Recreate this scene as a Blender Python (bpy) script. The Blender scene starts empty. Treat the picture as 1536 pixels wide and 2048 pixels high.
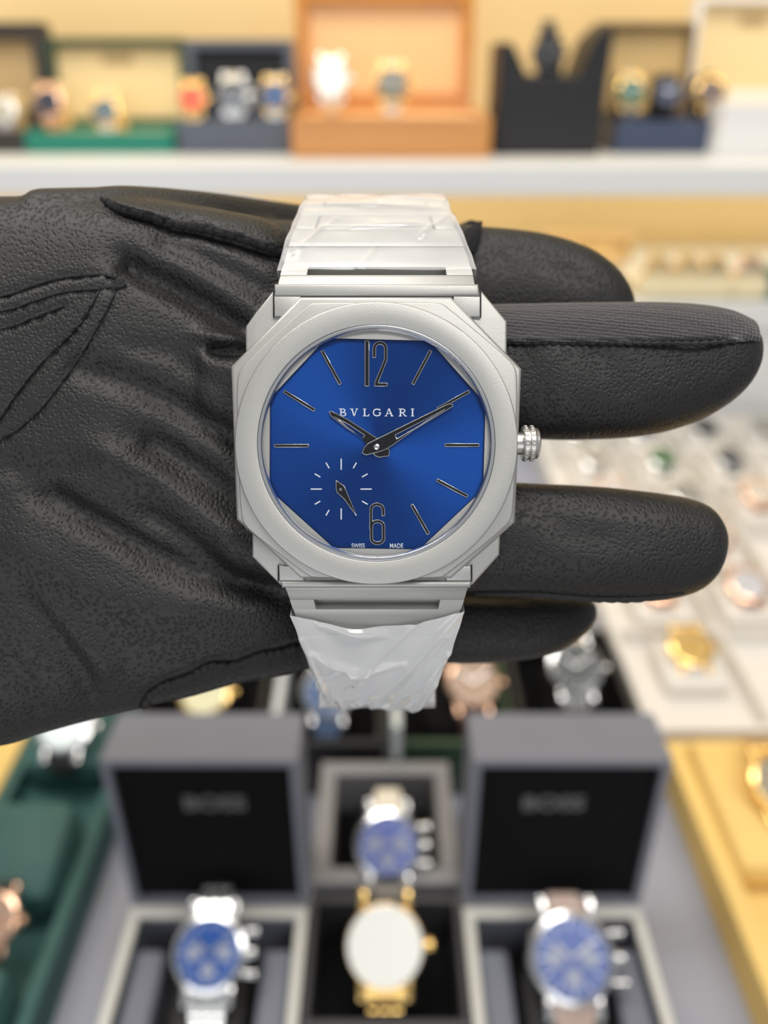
import bpy, bmesh, math, random
import numpy as np
from mathutils import Vector, Matrix, Euler
from mathutils.bvhtree import BVHTree
random.seed(7)
C = bpy.context.scene
# ------------------------------------------------------------------ camera
F = 1600.0            # focal length in pixels of the 1536x2048 frame
TH = math.radians(30.3)
CZ = 1.35             # eye height
D = 111.3             # mm, focus distance (front of the watch)
cam_d = bpy.data.cameras.new('camera'); cam = bpy.data.objects.new('camera', cam_d); C.collection.objects.link(cam)
cam.location = (0, 0, CZ); cam.rotation_euler = (math.pi/2-TH, 0, 0)
cam_d.sensor_fit = 'VERTICAL'; cam_d.sensor_height = 36; cam_d.sensor_width = 27
cam_d.lens = F/2048*36; cam_d.clip_start = 0.01; cam_d.clip_end = 50
cam_d.dof.use_dof = True; cam_d.dof.focus_distance = (D+1)/1000
cam_d.dof.aperture_fstop = cam_d.lens/2.9
C.camera = cam
C.view_settings.view_transform = 'Standard'; C.view_settings.look = 'None'
C.view_settings.gamma = 1; C.view_settings.exposure = -0.6; C.view_settings.use_curve_mapping = False
# ------------------------------------------------------------------ world and lights
w = bpy.data.worlds.new('shop_daylight'); C.world = w; w.use_nodes = True
w.node_tree.nodes['Background'].inputs[0].default_value = (0.93, 0.95, 1.0, 1)
w.node_tree.nodes['Background'].inputs[1].default_value = 0.55
def area(name, loc, size, power, col=(1, .97, .93), rot=(0, 0, 0)):
    l = bpy.data.lights.new(name, 'AREA'); l.shape = 'RECTANGLE'; l.size, l.size_y = size; l.energy = power; l.color = col
    o = bpy.data.objects.new(name, l); C.collection.objects.link(o); o.location = loc; o.rotation_euler = rot
    return o
area('ceiling_lamp', (-0.35, 0.35, 2.72), (1.2, .4), 26)
area('ceiling_lamp', (0.6, -0.6, 2.72), (1.2, .4), 26)
area('shop_front_daylight', (-.6, -2.2, 1.1), (2.2, 1.4), 26, (.95, .97, 1), (math.radians(90), 0, 0))  # added fill light behind the camera, brightens the lower bracelet film
area('shelf_strip_lamp', (0, 1.12, 1.195), (2.4, .03), 3.6, (1, .86, .62), (math.radians(20), 0, 0))
area('shelf_strip_lamp', (0, 1.10, 1.72), (2.4, .03), 6.0, (1, .86, .62), (math.radians(12), 0, 0))
# ------------------------------------------------------------------ helpers
CT, ST = math.cos(TH), math.sin(TH)
def at_y(px, py, Y):                     # point of the vertical plane y=Y seen at a pixel
    u, v = (px-768)/F, (1024-py)/F
    d = Y/(CT+v*ST)
    return Vector((u*d, Y, CZ+d*(v*CT-ST)))
def at_z(px, py, z):                     # point of the level z seen at a pixel
    u, v = (px-768)/F, (1024-py)/F
    d = (CZ-z)/(ST-v*CT)
    return Vector((u*d, d*(CT+v*ST), z))
def at_d(px, py, d):
    u, v = (px-768)/F, (1024-py)/F
    return Vector((u*d, d*(CT+v*ST), CZ+d*(v*CT-ST)))
def to_px(p):
    x, y, z = p[0], p[1], p[2]-CZ
    d = y*CT-z*ST
    return 768+F*x/d, 1024-F*(y*ST+z*CT)/d
HF = Matrix.Translation((0, 0, CZ)) @ Matrix(((1, 0, 0, 0), (0, ST, -CT, CT*D/1000), (0, CT, ST, -ST*D/1000), (0, 0, 0, 1)))
def W(px, py, z):                        # hand frame (metres), z in mm in front of the focus plane
    k = (D-z)/F/1000
    return Vector(((px-768)*k, (1024-py)*k, z/1000))

def nodes(m):
    m.use_nodes = True
    return m.node_tree, m.node_tree.nodes['Principled BSDF']
MATS = {}
def mat(name, col, rough=.5, metal=0., noise=0., nscale=40., bump=0., bscale=200., kind='noise', coat=0., spec=.5, sheen=0.):
    if name in MATS: return MATS[name]
    m = bpy.data.materials.new(name); nt, b = nodes(m)
    b.inputs['Base Color'].default_value = (*col, 1); b.inputs['Roughness'].default_value = rough; b.inputs['Metallic'].default_value = metal
    b.inputs['Coat Weight'].default_value = coat; b.inputs['Coat Roughness'].default_value = .08
    b.inputs['Specular IOR Level'].default_value = spec; b.inputs['Sheen Weight'].default_value = sheen
    tc = nt.nodes.new('ShaderNodeTexCoord')
    if noise:
        n = nt.nodes.new('ShaderNodeTexNoise'); n.inputs['Scale'].default_value = nscale; n.inputs['Detail'].default_value = 4
        r = nt.nodes.new('ShaderNodeMapRange'); r.inputs[3].default_value = 1-noise; r.inputs[4].default_value = 1+noise
        x = nt.nodes.new('ShaderNodeVectorMath'); x.operation = 'SCALE'; x.inputs[0].default_value = col
        nt.links.new(tc.outputs['Object'], n.inputs['Vector']); nt.links.new(n.outputs[0], r.inputs[0])
        nt.links.new(r.outputs[0], x.inputs['Scale']); nt.links.new(x.outputs[0], b.inputs['Base Color'])
    if bump:
        if kind == 'voronoi':
            t = nt.nodes.new('ShaderNodeTexVoronoi'); t.inputs['Scale'].default_value = bscale
        else:
            t = nt.nodes.new('ShaderNodeTexNoise'); t.inputs['Scale'].default_value = bscale
        bp = nt.nodes.new('ShaderNodeBump'); bp.inputs['Strength'].default_value = 1; bp.inputs['Distance'].default_value = bump
        nt.links.new(tc.outputs['Object'], t.inputs['Vector']); nt.links.new(t.outputs[0], bp.inputs['Height']); nt.links.new(bp.outputs[0], b.inputs['Normal'])
    MATS[name] = m
    return m
def link(o): C.collection.objects.link(o); return o
def mk(name, bm, m, parent=None, smooth=False, loc=None):
    me = bpy.data.meshes.new(name)
    if isinstance(bm, bmesh.types.BMesh):
        bm.normal_update(); bm.to_mesh(me); bm.free()
    else: me = bm; me.name = name
    if not isinstance(m, (list, tuple)): m = [m]
    for q in m: me.materials.append(q)
    if smooth:
        me.polygons.foreach_set('use_smooth', [True]*len(me.polygons))
        if smooth != 'all': me.set_sharp_from_angle(angle=math.radians(35))
    o = bpy.data.objects.new(name, me); link(o)
    if parent: o.parent = parent
    if loc: o.location = loc
    return o
def tag(o, label, cat=None, group=None, kind=None):
    o['label'] = label
    if cat: o['category'] = cat
    if group: o['group'] = group
    if kind: o['kind'] = kind
    return o
def thing(name, label, cat, loc, rot=(0, 0, 0), group=None):
    o = bpy.data.objects.new(name, None); link(o); o.location = loc; o.rotation_euler = rot; o.empty_display_size = .02
    return tag(o, label, cat, group)
def struct(name, bm, m):
    o = mk(name, bm, m); o['kind'] = 'structure'; return o
def box(bm, c, s, bev=0, rot=None, seg=2):
    r = bmesh.ops.create_cube(bm, size=1)
    vs = r['verts']
    for v in vs: v.co = Vector((v.co.x*s[0], v.co.y*s[1], v.co.z*s[2]))
    if bev:
        es = list({e for v in vs for e in v.link_edges})
        r2 = bmesh.ops.bevel(bm, geom=es, offset=bev, segments=seg, affect='EDGES', profile=.5)
        vs = list({v for f in r2['faces'] for v in f.verts} | {v for v in vs if v.is_valid})
    M = Matrix.Translation(c) @ (rot.to_4x4() if rot else Matrix())
    for v in vs: v.co = M @ v.co
    return bm
def NB(): return bmesh.new()
def bx(c, s, bev=0, rot=None): return box(NB(), c, s, bev, rot)
def span(x0, x1, y0, y1, z0, z1, bev=0):
    return bx(((x0+x1)/2, (y0+y1)/2, (z0+z1)/2), (x1-x0, y1-y0, z1-z0), bev)
def addspan(bm, x0, x1, y0, y1, z0, z1, bev=0):
    return box(bm, ((x0+x1)/2, (y0+y1)/2, (z0+z1)/2), (x1-x0, y1-y0, z1-z0), bev)
def prism(bm, pts, z0, z1, bev=0, mi=0):
    vb = [bm.verts.new((p[0], p[1], z0)) for p in pts]; vt = [bm.verts.new((p[0], p[1], z1)) for p in pts]
    n = len(pts)
    f = [bm.faces.new(vt), bm.faces.new(vb[::-1])]
    for i in range(n): f.append(bm.faces.new((vb[i], vb[(i+1) % n], vt[(i+1) % n], vt[i])))
    for q in f: q.material_index = mi
    bmesh.ops.recalc_face_normals(bm, faces=f)
    if bev:
        es = [e for e in bm.edges if e.verts[0] in vt and e.verts[1] in vt and e.is_valid]
        bmesh.ops.bevel(bm, geom=es, offset=bev, segments=3, affect='EDGES', profile=.5)
    return bm
def lathe(bm, prof, n=64, mi=0, c=(0, 0, 0), axis='Z', closed=False):
    rings = []
    for r, z in prof:
        ring = []
        for i in range(n):
            a = 2*math.pi*i/n
            p = (r*math.cos(a), r*math.sin(a), z)
            if axis == 'X': p = (p[2], p[0], p[1])
            if axis == 'Y': p = (p[1], p[2], p[0])
            ring.append(bm.verts.new(Vector(p)+Vector(c)))
        rings.append(ring)
    fs = []
    k = len(rings)
    for j in range(k if closed else k-1):
        A, B = rings[j], rings[(j+1) % k]
        for i in range(n):
            fs.append(bm.faces.new((A[i], A[(i+1) % n], B[(i+1) % n], B[i])))
    if not closed:
        fs.append(bm.faces.new(rings[0][::-1])); fs.append(bm.faces.new(rings[-1]))
    for f in fs: f.material_index = mi
    bmesh.ops.recalc_face_normals(bm, faces=fs)
    return bm
def tube(bm, pts, r, n=10, mi=0):
    pts = [Vector(p) for p in pts]; rings = []
    for i, p in enumerate(pts):
        t = (pts[min(i+1, len(pts)-1)]-pts[max(i-1, 0)]).normalized()
        a = t.cross(Vector((0, 0, 1)));
        if a.length < 1e-4: a = t.cross(Vector((0, 1, 0)))
        a.normalize(); b = t.cross(a)
        rr = r(i) if callable(r) else r
        rings.append([bm.verts.new(p+rr*(math.cos(q)*a+math.sin(q)*b)) for q in [2*math.pi*k/n for k in range(n)]])
    fs = []
    for j in range(len(rings)-1):
        for k in range(n): fs.append(bm.faces.new((rings[j][k], rings[j][(k+1) % n], rings[j+1][(k+1) % n], rings[j+1][k])))
    fs += [bm.faces.new(rings[0][::-1]), bm.faces.new(rings[-1])]
    for f in fs: f.material_index = mi
    bmesh.ops.recalc_face_normals(bm, faces=fs)
    return bm
def curve_mesh(loops, z=0, ext=0, bev=0, off=0):
    cu = bpy.data.curves.new('c', 'CURVE'); cu.dimensions = '2D'; cu.fill_mode = 'BOTH'
    for L in loops:
        s = cu.splines.new('POLY'); s.points.add(len(L)-1)
        for q, p in zip(s.points, L): q.co = (p[0], p[1], 0, 1)
        s.use_cyclic_u = True
    cu.extrude = ext; cu.bevel_depth = bev; cu.bevel_resolution = 1; cu.offset = off
    o = bpy.data.objects.new('c', cu); link(o); bpy.context.view_layer.update()
    me = bpy.data.meshes.new_from_object(o.evaluated_get(bpy.context.evaluated_depsgraph_get()))
    bpy.data.objects.remove(o); me.transform(Matrix.Translation((0, 0, z)))
    return me
def text_mesh(body, size, ext, sx=1., bold=0.):
    cu = bpy.data.curves.new('c', 'FONT'); cu.body = body; cu.size = size; cu.extrude = ext; cu.align_x = 'CENTER'; cu.align_y = 'CENTER'; cu.offset = bold
    o = bpy.data.objects.new('c', cu); link(o); bpy.context.view_layer.update()
    me = bpy.data.meshes.new_from_object(o.evaluated_get(bpy.context.evaluated_depsgraph_get()))
    bpy.data.objects.remove(o); me.transform(Matrix.Diagonal((sx, 1, 1, 1)))
    return me
def join_meshes(ms):
    bm = NB()
    for i, me in enumerate(ms):
        n = len(bm.faces); bm.from_mesh(me); bm.faces.ensure_lookup_table()
        for f in bm.faces[n:]: f.material_index = i
    return bm
def catmull(pts, n):
    P = [Vector(p) for p in pts]; out = []
    for i in range(len(P)-1):
        a, b, c, d = P[max(i-1, 0)], P[i], P[i+1], P[min(i+2, len(P)-1)]
        for k in range(n):
            t = k/n
            out.append(.5*((2*b)+(c-a)*t+(2*a-5*b+4*c-d)*t*t+(3*b-a-3*c+d)*t**3))
    return out+[P[-1]]

# ------------------------------------------------------------------ materials
m_velvet = mat('black_velvet', (.004, .004, .0045), .9, spec=.15)
m_wall = mat('warm_wall', (.80, .60, .30), .6, noise=.03, nscale=3)
m_shelf = mat('white_laminate', (.80, .81, .80), .35, noise=.02, nscale=8)
m_counter = mat('counter_laminate', (.33, .345, .41), .4, noise=.03, nscale=10)
m_white = mat('white_leatherette', (.80, .765, .71), .55, noise=.03, nscale=30, bump=.0002, bscale=900)
m_titan = mat('sandblasted_titanium', (.45, .45, .43), .48, metal=.75, noise=.05, nscale=9000, bump=.00002, bscale=9000)
m_chrome = mat('polished_metal', (.75, .75, .74), .12, metal=1)
m_black = mat('black_leatherette', (.012, .012, .014), .5, noise=.1, bump=.0002, bscale=900)
m_dkgrey = mat('grey_leatherette', (.175, .185, .225), .5, noise=.06, bump=.0002, bscale=700)
m_green = mat('green_leatherette', (.035, .115, .105), .6, noise=.15, nscale=20, bump=.0002, bscale=700)
m_yellow = mat('yellow_suede', (.86, .60, .20), .7, noise=.05, nscale=20, bump=.0002, bscale=900)
m_emerald = mat('emerald_leatherette', (.01, .22, .15), .5, noise=.06)
m_dkgreen = mat('dark_green_leatherette', (.025, .06, .03), .5, noise=.06)
m_cream = mat('cream_suede', (.90, .70, .36), .8, noise=.04)
m_ivory = mat('ivory_suede', (.92, .80, .52), .8, noise=.03)
m_slate = mat('slate_leatherette', (.10, .115, .15), .5, noise=.06)
m_navy = mat('navy_leatherette', (.05, .07, .13), .5, noise=.06)
m_peach = mat('peach_suede', (.93, .60, .30), .8, noise=.04)
m_tan = mat('tan_lining', (.50, .35, .17), .8, noise=.05)
m_brown = mat('dark_brown_leather', (.035, .028, .022), .5, noise=.1)
m_acryl = mat('clear_acrylic_edge', (.55, .60, .62), .2, noise=.02)
m_silver = mat('steel', (.78, .78, .77), .22, metal=1)
m_gold = mat('yellow_gold', (.95, .66, .25), .25, metal=1)
m_rose = mat('rose_gold', (.85, .55, .38), .25, metal=1)
m_letter = mat('silver_lettering', (.13, .13, .13), .5)
def wood():
    m = bpy.data.materials.new('varnished_wood'); nt, b = nodes(m)
    tc = nt.nodes.new('ShaderNodeTexCoord'); mp = nt.nodes.new('ShaderNodeMapping'); mp.inputs['Scale'].default_value = (2, 30, 40)
    n = nt.nodes.new('ShaderNodeTexNoise'); n.inputs['Scale'].default_value = 3; n.inputs['Detail'].default_value = 5
    cr = nt.nodes.new('ShaderNodeValToRGB'); cr.color_ramp.elements[0].color = (.50, .19, .025, 1); cr.color_ramp.elements[1].color = (.70, .31, .06, 1)
    nt.links.new(tc.outputs['Object'], mp.inputs[0]); nt.links.new(mp.outputs[0], n.inputs[0]); nt.links.new(n.outputs[0], cr.inputs[0]); nt.links.new(cr.outputs[0], b.inputs['Base Color'])
    b.inputs['Roughness'].default_value = .3; b.inputs['Coat Weight'].default_value = .4
    return m
m_wood = wood()
def glass_thin(name, tint=(1, 1, 1), base=.04):
    m = bpy.data.materials.new(name); m.use_nodes = True; nt = m.node_tree; nt.nodes.clear()
    o = nt.nodes.new('ShaderNodeOutputMaterial'); t = nt.nodes.new('ShaderNodeBsdfTransparent'); g = nt.nodes.new('ShaderNodeBsdfGlossy')
    t.inputs[0].default_value = (*tint, 1); g.inputs['Roughness'].default_value = .02
    fr = nt.nodes.new('ShaderNodeLayerWeight'); fr.inputs[0].default_value = .15
    mr = nt.nodes.new('ShaderNodeMapRange'); mr.inputs[3].default_value = base; mr.inputs[4].default_value = .7
    mx = nt.nodes.new('ShaderNodeMixShader')
    nt.links.new(fr.outputs['Fresnel'], mr.inputs[0]); nt.links.new(mr.outputs[0], mx.inputs[0]); nt.links.new(t.outputs[0], mx.inputs[1]); nt.links.new(g.outputs[0], mx.inputs[2]); nt.links.new(mx.outputs[0], o.inputs[0])
    return m
m_glass = glass_thin('sapphire_crystal', base=.012)
def film_mat(name, lo, hi):
    m = bpy.data.materials.new(name); m.use_nodes = True; nt = m.node_tree; nt.nodes.clear()
    o = nt.nodes.new('ShaderNodeOutputMaterial'); t = nt.nodes.new('ShaderNodeBsdfTransparent')
    b = nt.nodes.new('ShaderNodeBsdfPrincipled'); b.inputs['Base Color'].default_value = (.93, .94, .95, 1); b.inputs['Roughness'].default_value = .12
    b.inputs['Specular IOR Level'].default_value = .9
    lw = nt.nodes.new('ShaderNodeLayerWeight'); lw.inputs[0].default_value = .45
    mr = nt.nodes.new('ShaderNodeMapRange'); mr.inputs[3].default_value = lo; mr.inputs[4].default_value = hi
    mx = nt.nodes.new('ShaderNodeMixShader')
    nt.links.new(lw.outputs['Facing'], mr.inputs[0]); nt.links.new(mr.outputs[0], mx.inputs[0]); nt.links.new(t.outputs[0], mx.inputs[1]); nt.links.new(b.outputs[0], mx.inputs[2]); nt.links.new(mx.outputs[0], o.inputs[0])
    return m
m_film = film_mat('clear_plastic_film', .10, .75); m_film2 = film_mat('milky_plastic_film', .58, .92)
def dial_mat():
    m = bpy.data.materials.new('blue_sunray_dial'); nt, b = nodes(m)
    b.inputs['Base Color'].default_value = (.002, .055, .29, 1); b.inputs['Metallic'].default_value = .85; b.inputs['Roughness'].default_value = .38
    b.inputs['Anisotropic'].default_value = .7
    tg = nt.nodes.new('ShaderNodeTangent'); tg.direction_type = 'RADIAL'; tg.axis = 'Z'
    nt.links.new(tg.outputs[0], b.inputs['Tangent'])
    tc = nt.nodes.new('ShaderNodeTexCoord'); sp = nt.nodes.new('ShaderNodeSeparateXYZ'); at = nt.nodes.new('ShaderNodeMath'); at.operation = 'ARCTAN2'
    n = nt.nodes.new('ShaderNodeTexNoise'); n.noise_dimensions = '1D'; n.inputs['Scale'].default_value = 60; n.inputs['Detail'].default_value = 3
    bp = nt.nodes.new('ShaderNodeBump'); bp.inputs['Distance'].default_value = .00002; bp.inputs['Strength'].default_value = .25
    nt.links.new(tc.outputs['Object'], sp.inputs[0]); nt.links.new(sp.outputs[0], at.inputs[0]); nt.links.new(sp.outputs[1], at.inputs[1])
    nt.links.new(at.outputs[0], n.inputs['W']); nt.links.new(n.outputs[0], bp.inputs['Height']); nt.links.new(bp.outputs[0], b.inputs['Normal'])
    return m
m_dial = dial_mat()
m_hand_black = mat('black_lacquer', (.004, .004, .006), .12)
m_print = mat('white_print', (.75, .80, .88), .5)
def leather():
    m = bpy.data.materials.new('black_pebbled_leather'); nt, b = nodes(m)
    b.inputs['Roughness'].default_value = .5; b.inputs['Specular IOR Level'].default_value = .42
    tc = nt.nodes.new('ShaderNodeTexCoord')
    wn = nt.nodes.new('ShaderNodeTexNoise'); wn.inputs['Scale'].default_value = 60
    va = nt.nodes.new('ShaderNodeVectorMath'); va.operation = 'SCALE'; va.inputs['Scale'].default_value = .004
    vb = nt.nodes.new('ShaderNodeVectorMath'); vb.operation = 'ADD'
    nt.links.new(tc.outputs['Object'], wn.inputs[0]); nt.links.new(wn.outputs[1], va.inputs[0]); nt.links.new(va.outputs[0], vb.inputs[0]); nt.links.new(tc.outputs['Object'], vb.inputs[1])
    v = nt.nodes.new('ShaderNodeTexVoronoi'); v.inputs['Scale'].default_value = 1750
    n2 = nt.nodes.new('ShaderNodeTexNoise'); n2.inputs['Scale'].default_value = 3000
    mz = nt.nodes.new('ShaderNodeMapping'); mz.inputs['Scale'].default_value = (1, 1, .18); nt.links.new(vb.outputs[0], mz.inputs[0]); nt.links.new(mz.outputs[0], v.inputs['Vector']); nt.links.new(tc.outputs['Object'], n2.inputs[0])
    mr = nt.nodes.new('ShaderNodeMapRange'); mr.inputs[1].default_value = .12; mr.inputs[2].default_value = .55
    nt.links.new(v.outputs[0], mr.inputs[0])
    ad = nt.nodes.new('ShaderNodeMath'); ad.operation = 'MULTIPLY_ADD'; ad.inputs[1].default_value = .15
    nt.links.new(n2.outputs[0], ad.inputs[0]); nt.links.new(mr.outputs[0], ad.inputs[2])
    bp = nt.nodes.new('ShaderNodeBump'); bp.inputs['Strength'].default_value = .75; bp.inputs['Distance'].default_value = .00012
    nt.links.new(ad.outputs[0], bp.inputs['Height']); nt.links.new(bp.outputs[0], b.inputs['Normal'])
    cr = nt.nodes.new('ShaderNodeMapRange'); cr.inputs[3].default_value = .004; cr.inputs[4].default_value = .015
    nt.links.new(mr.outputs[0], cr.inputs[0]); cc = nt.nodes.new('ShaderNodeCombineColor')
    for i in range(3): nt.links.new(cr.outputs[0], cc.inputs[i])
    nt.links.new(cc.outputs[0], b.inputs['Base Color'])
    return m
m_leather = leather()
def knit():
    m = bpy.data.materials.new('black_knit_fabric'); nt, b = nodes(m)
    b.inputs['Base Color'].default_value = (.035, .032, .036, 1); b.inputs['Roughness'].default_value = .75; b.inputs['Sheen Weight'].default_value = .35
    tc = nt.nodes.new('ShaderNodeTexCoord'); mp = nt.nodes.new('ShaderNodeMapping'); mp.inputs['Scale'].default_value = (1, 1.25, .5); mp.inputs['Rotation'].default_value = (0, 0, .12)
    v = nt.nodes.new('ShaderNodeTexVoronoi'); v.inputs['Scale'].default_value = 1500; v.inputs['Randomness'].default_value = .25
    bp = nt.nodes.new('ShaderNodeBump'); bp.inputs['Distance'].default_value = .0005; bp.inputs['Strength'].default_value = 1; bp.invert = True
    nt.links.new(tc.outputs['Object'], mp.inputs[0]); nt.links.new(mp.outputs[0], v.inputs['Vector']); nt.links.new(v.outputs[0], bp.inputs['Height']); nt.links.new(bp.outputs[0], b.inputs['Normal'])
    return m
m_knit = knit()
m_thread = mat('black_thread', (.012, .012, .013), .7, bump=.0002, bscale=3000)

# ------------------------------------------------------------------ the setting
Zc = CZ-.45; ZS = CZ-.1165; ZL = CZ-.28
struct('floor', span(-2.5, 2.5, -2.5, 1.6, -.05, 0), mat('floor_tiles', (.45, .43, .40), .4, noise=.05, nscale=2))
struct('ceiling', span(-2.5, 2.5, -.9, 1.6, 2.75, 2.8), mat('ceiling_paint', (.85, .85, .84), .7, noise=.02, nscale=3))
struct('wall_back', span(-2.5, 2.5, 1.36, 1.41, 0, 2.75), m_wall)
def cabinet():
    t = thing('shop_counter', 'pale grey laminate counter carrying the watch trays and boxes', 'counter', (0, .5, 0))
    mk('worktop', span(-1.3, 1.3, -.42, .84, Zc-.03, Zc, .004), m_counter, t)
    mk('front_panel', span(-1.26, 1.26, -.36, -.33, 0.08, Zc-.0305), m_shelf, t)
    mk('side_panel', span(-1.27, -1.24, -.329, .80, 0, Zc-.0305), m_shelf, t)
    mk('side_panel', span(1.24, 1.27, -.329, .80, 0, Zc-.0305), m_shelf, t)
cabinet()
def shelf(z, y0, y1, th, label):
    t = thing('wall_shelf', label, 'shelf', (0, y1, z))
    mk('board', span(-1.3, 1.3, y0-y1, 0, -th, 0, .003), m_shelf, t)
    mk('bracket', span(-.9, -.88, y0-y1+.05, 0, -th-.02, -th), m_shelf, t)
    mk('bracket', span(1.1, 1.12, y0-y1+.05, 0, -th-.02, -th), m_shelf, t)
shelf(ZS, .97, 1.359, .033, 'thick white shelf with the open watch boxes on top')
t = thing('low_display_plinth', 'deep white display plinth at the back of the counter', 'display plinth', (0, 1.16, Zc))
mk('body', span(-1.2, 1.2, -.16, .17, .0, ZL-Zc, .004), m_shelf, t)
mk('top_edge', span(-1.2, 1.2, -.168, -.1605, ZL-Zc-.03, ZL-Zc), m_shelf, t)

# ------------------------------------------------------------------ small display watches
def make_watch(label, pos, tilt, r=.020, dial=(.1, .1, .1), case='steel', strap='steel', yaw=0, group=None, chrono=False, up=.03, down=.035, bezel=None, roll=0, cat='watch', bend=1.0, dr=.81):
    mc = {'steel': m_silver, 'gold': m_gold, 'rose': m_rose, 'black': m_black}[case]
    ms = {'steel': m_silver, 'gold': m_gold, 'rose': m_rose}.get(strap) or (strap if not isinstance(strap, str) else m_black)
    t = thing('wrist_watch', label, cat, pos, group=group)
    t.rotation_euler = (Matrix.Rotation(yaw, 3, 'Z') @ Matrix.Rotation(tilt, 3, 'X') @ Matrix.Rotation(roll, 3, 'Z')).to_euler()
    k = r/.02
    bm = NB(); lathe(bm, [(r*.8, -.006*k), (r*.97, -.004*k), (r, 0), (r*.95, .003*k), (r*.84, .0038*k), (r*.82, .002*k)], 40)
    for s in (1, -1):
        for q in (1, -1): box(bm, (q*r*.56, s*r*.98, -.002*k), (.004*k, .011*k, .004*k), .001*k)
    mk('case', bm, mc, t, True)
    dm = mat('dial_%d_%d_%d' % tuple(int(c*255) for c in dial), dial, .35, metal=.3)
    bm = NB(); lathe(bm, [(r*dr, .0021*k), (r*dr, (.0026 if dr < .85 else .0040)*k)], 40); mk('dial', bm, dm, t)
    bm = NB()
    for i in range(12):
        a = i*math.pi/6; box(bm, (math.sin(a)*r*.66, math.cos(a)*r*.66, .0028*k), (.0008*k, .003*k, .0004*k), 0, Matrix.Rotation(-a, 3, 'Z'))
    mk('hour_markers', bm, m_print, t)
    for nm, L, a in (('hour_hand', .5, -.9), ('minute_hand', .72, .95)):
        mk(nm, bx((math.sin(a)*r*L/2, math.cos(a)*r*L/2, .0032*k), (.0011*k, r*L, .0003*k), 0, Matrix.Rotation(-a, 3, 'Z')), m_silver, t)
    if chrono:
        for q in ((0, -.4), (-.4, 0), (.4, 0)):
            b2 = NB(); lathe(b2, [(r*.2, .00265*k), (r*.2, .0029*k)], 20, c=(q[0]*r, q[1]*r, 0)); mk('subdial', b2, mat('subdial_grey', (.30, .33, .42), .4), t)
        for s in (-1, 1):
            b2 = NB(); lathe(b2, [(.0018*k, r*.9), (.0018*k, r*1.12), (.0025*k, r*1.13), (.0025*k, r*1.22)], 14, axis='X', c=(0, s*r*.5, -.001*k)); mk('pusher', b2, mc, t, True)
    b2 = NB(); lathe(b2, [(.002*k, r*.95), (.003*k, r*1.02), (.003*k, r*1.18)], 16, axis='X', c=(0, 0, -.001*k)); mk('crown', b2, mc, t, True)
    for s, L in ((1, up), (-1, down)):
        if not L: continue
        bm = NB(); n = max(3, int(L/.005)); w0 = r*.98
        y, z, a = r*.9, -.002*k, 0.1
        for i in range(n):
            a += bend*.9/n*1.6 if L > 0 else 0
            st = L/n; ww = w0*(1-.22*(i+1)/n)
            y2, z2 = y+math.cos(a)*st, z-math.sin(a)*st
            R = Matrix.Rotation(-s*a, 3, 'X')
            if strap in ('steel', 'gold', 'rose'):
                for q in (-1, 0, 1): box(bm, (q*ww*.345, s*(y+y2)/2, (z+z2)/2), (ww*(.30), st*.94, .0026*k), .0006*k, R, 1)
            else: box(bm, (0, s*(y+y2)/2, (z+z2)/2), (ww, st*1.05, .0026*k), .0008*k, R, 1)
            y, z = y2, z2
        mk('strap', bm, ms, t, True)
    return t
def lea(name, col): return mat('strap_'+name, col, .55, bump=.0002, bscale=900)

# ------------------------------------------------------------------ open presentation boxes
def present_box(label, x0, x1, Y, base_top_py, lid_top_py, depth, m_out, m_in, lid_x=None, lean=8, zb=None, m_lidin=None, base_h=None, rim=.006, emblem=None):
    """box standing on a shelf: low base, lid standing open at the back"""
    zb = ZS if zb is None else zb
    a = at_y(x0, base_top_py, Y); b = at_y(x1, base_top_py, Y)
    h = base_h or (a.z-zb); wd = b.x-a.x; cx = (a.x+b.x)/2
    t = thing('watch_box', label, 'watch box', (cx, Y+depth/2, zb+.0002))
    bm = NB()
    addspan(bm, -wd/2, wd/2, -depth/2, -depth/2+.008, 0, h, .0015)
    addspan(bm, -wd/2, wd/2, depth/2-.008, depth/2, 0, h, .0015)
    addspan(bm, -wd/2, -wd/2+.008, -depth/2+.008, depth/2-.008, 0, h)
    addspan(bm, wd/2-.008, wd/2, -depth/2+.008, depth/2-.008, 0, h)
    addspan(bm, -wd/2+.008, wd/2-.008, -depth/2+.008, depth/2-.008, 0, .006)
    mk('base', bm, m_out, t)
    mk('base_lining', span(-wd/2+.0085, wd/2-.0085, -depth/2+.0085, depth/2-.0085, .0065, h-.006), m_in, t)
    lx0, lx1 = lid_x or (x0, x1)
    Yl = Y+depth
    la, lb = at_y(lx0, lid_top_py, Yl+.02), at_y(lx1, lid_top_py, Yl+.02)
    hl = la.z-zb-h; wl = lb.x-la.x; lc = (la.x+lb.x)/2-cx
    R = Matrix.Rotation(math.radians(-lean), 4, 'X'); T = Matrix.Translation((lc, depth/2+.001, h))
    bm = NB(); th = .022
    addspan(bm, -wl/2, wl/2, th, th+.006, 0, hl, .001)
    addspan(bm, -wl/2, -wl/2+rim, 0, th, 0, hl); addspan(bm, wl/2-rim, wl/2, 0, th, 0, hl)
    addspan(bm, -wl/2+rim, wl/2-rim, 0, th, hl-rim, hl); addspan(bm, -wl/2+rim, wl/2-rim, 0, th, 0, rim)
    bm.transform(T @ R); lid = mk('lid', bm, m_out, t)
    bm = span(-wl/2+rim+.0002, wl/2-rim-.0002, .012, th-.0002, rim+.0002, hl-rim-.0002); bm.transform(T @ R)
    mk('lid_lining', bm, m_lidin or m_in, lid)
    if emblem:
        bm = bx((0, .0105, hl*.78), (wl*.22, .002, hl*.10), .0008); bm.transform(T @ R); mk('emblem', bm, emblem, lid)
    return t, h
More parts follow.
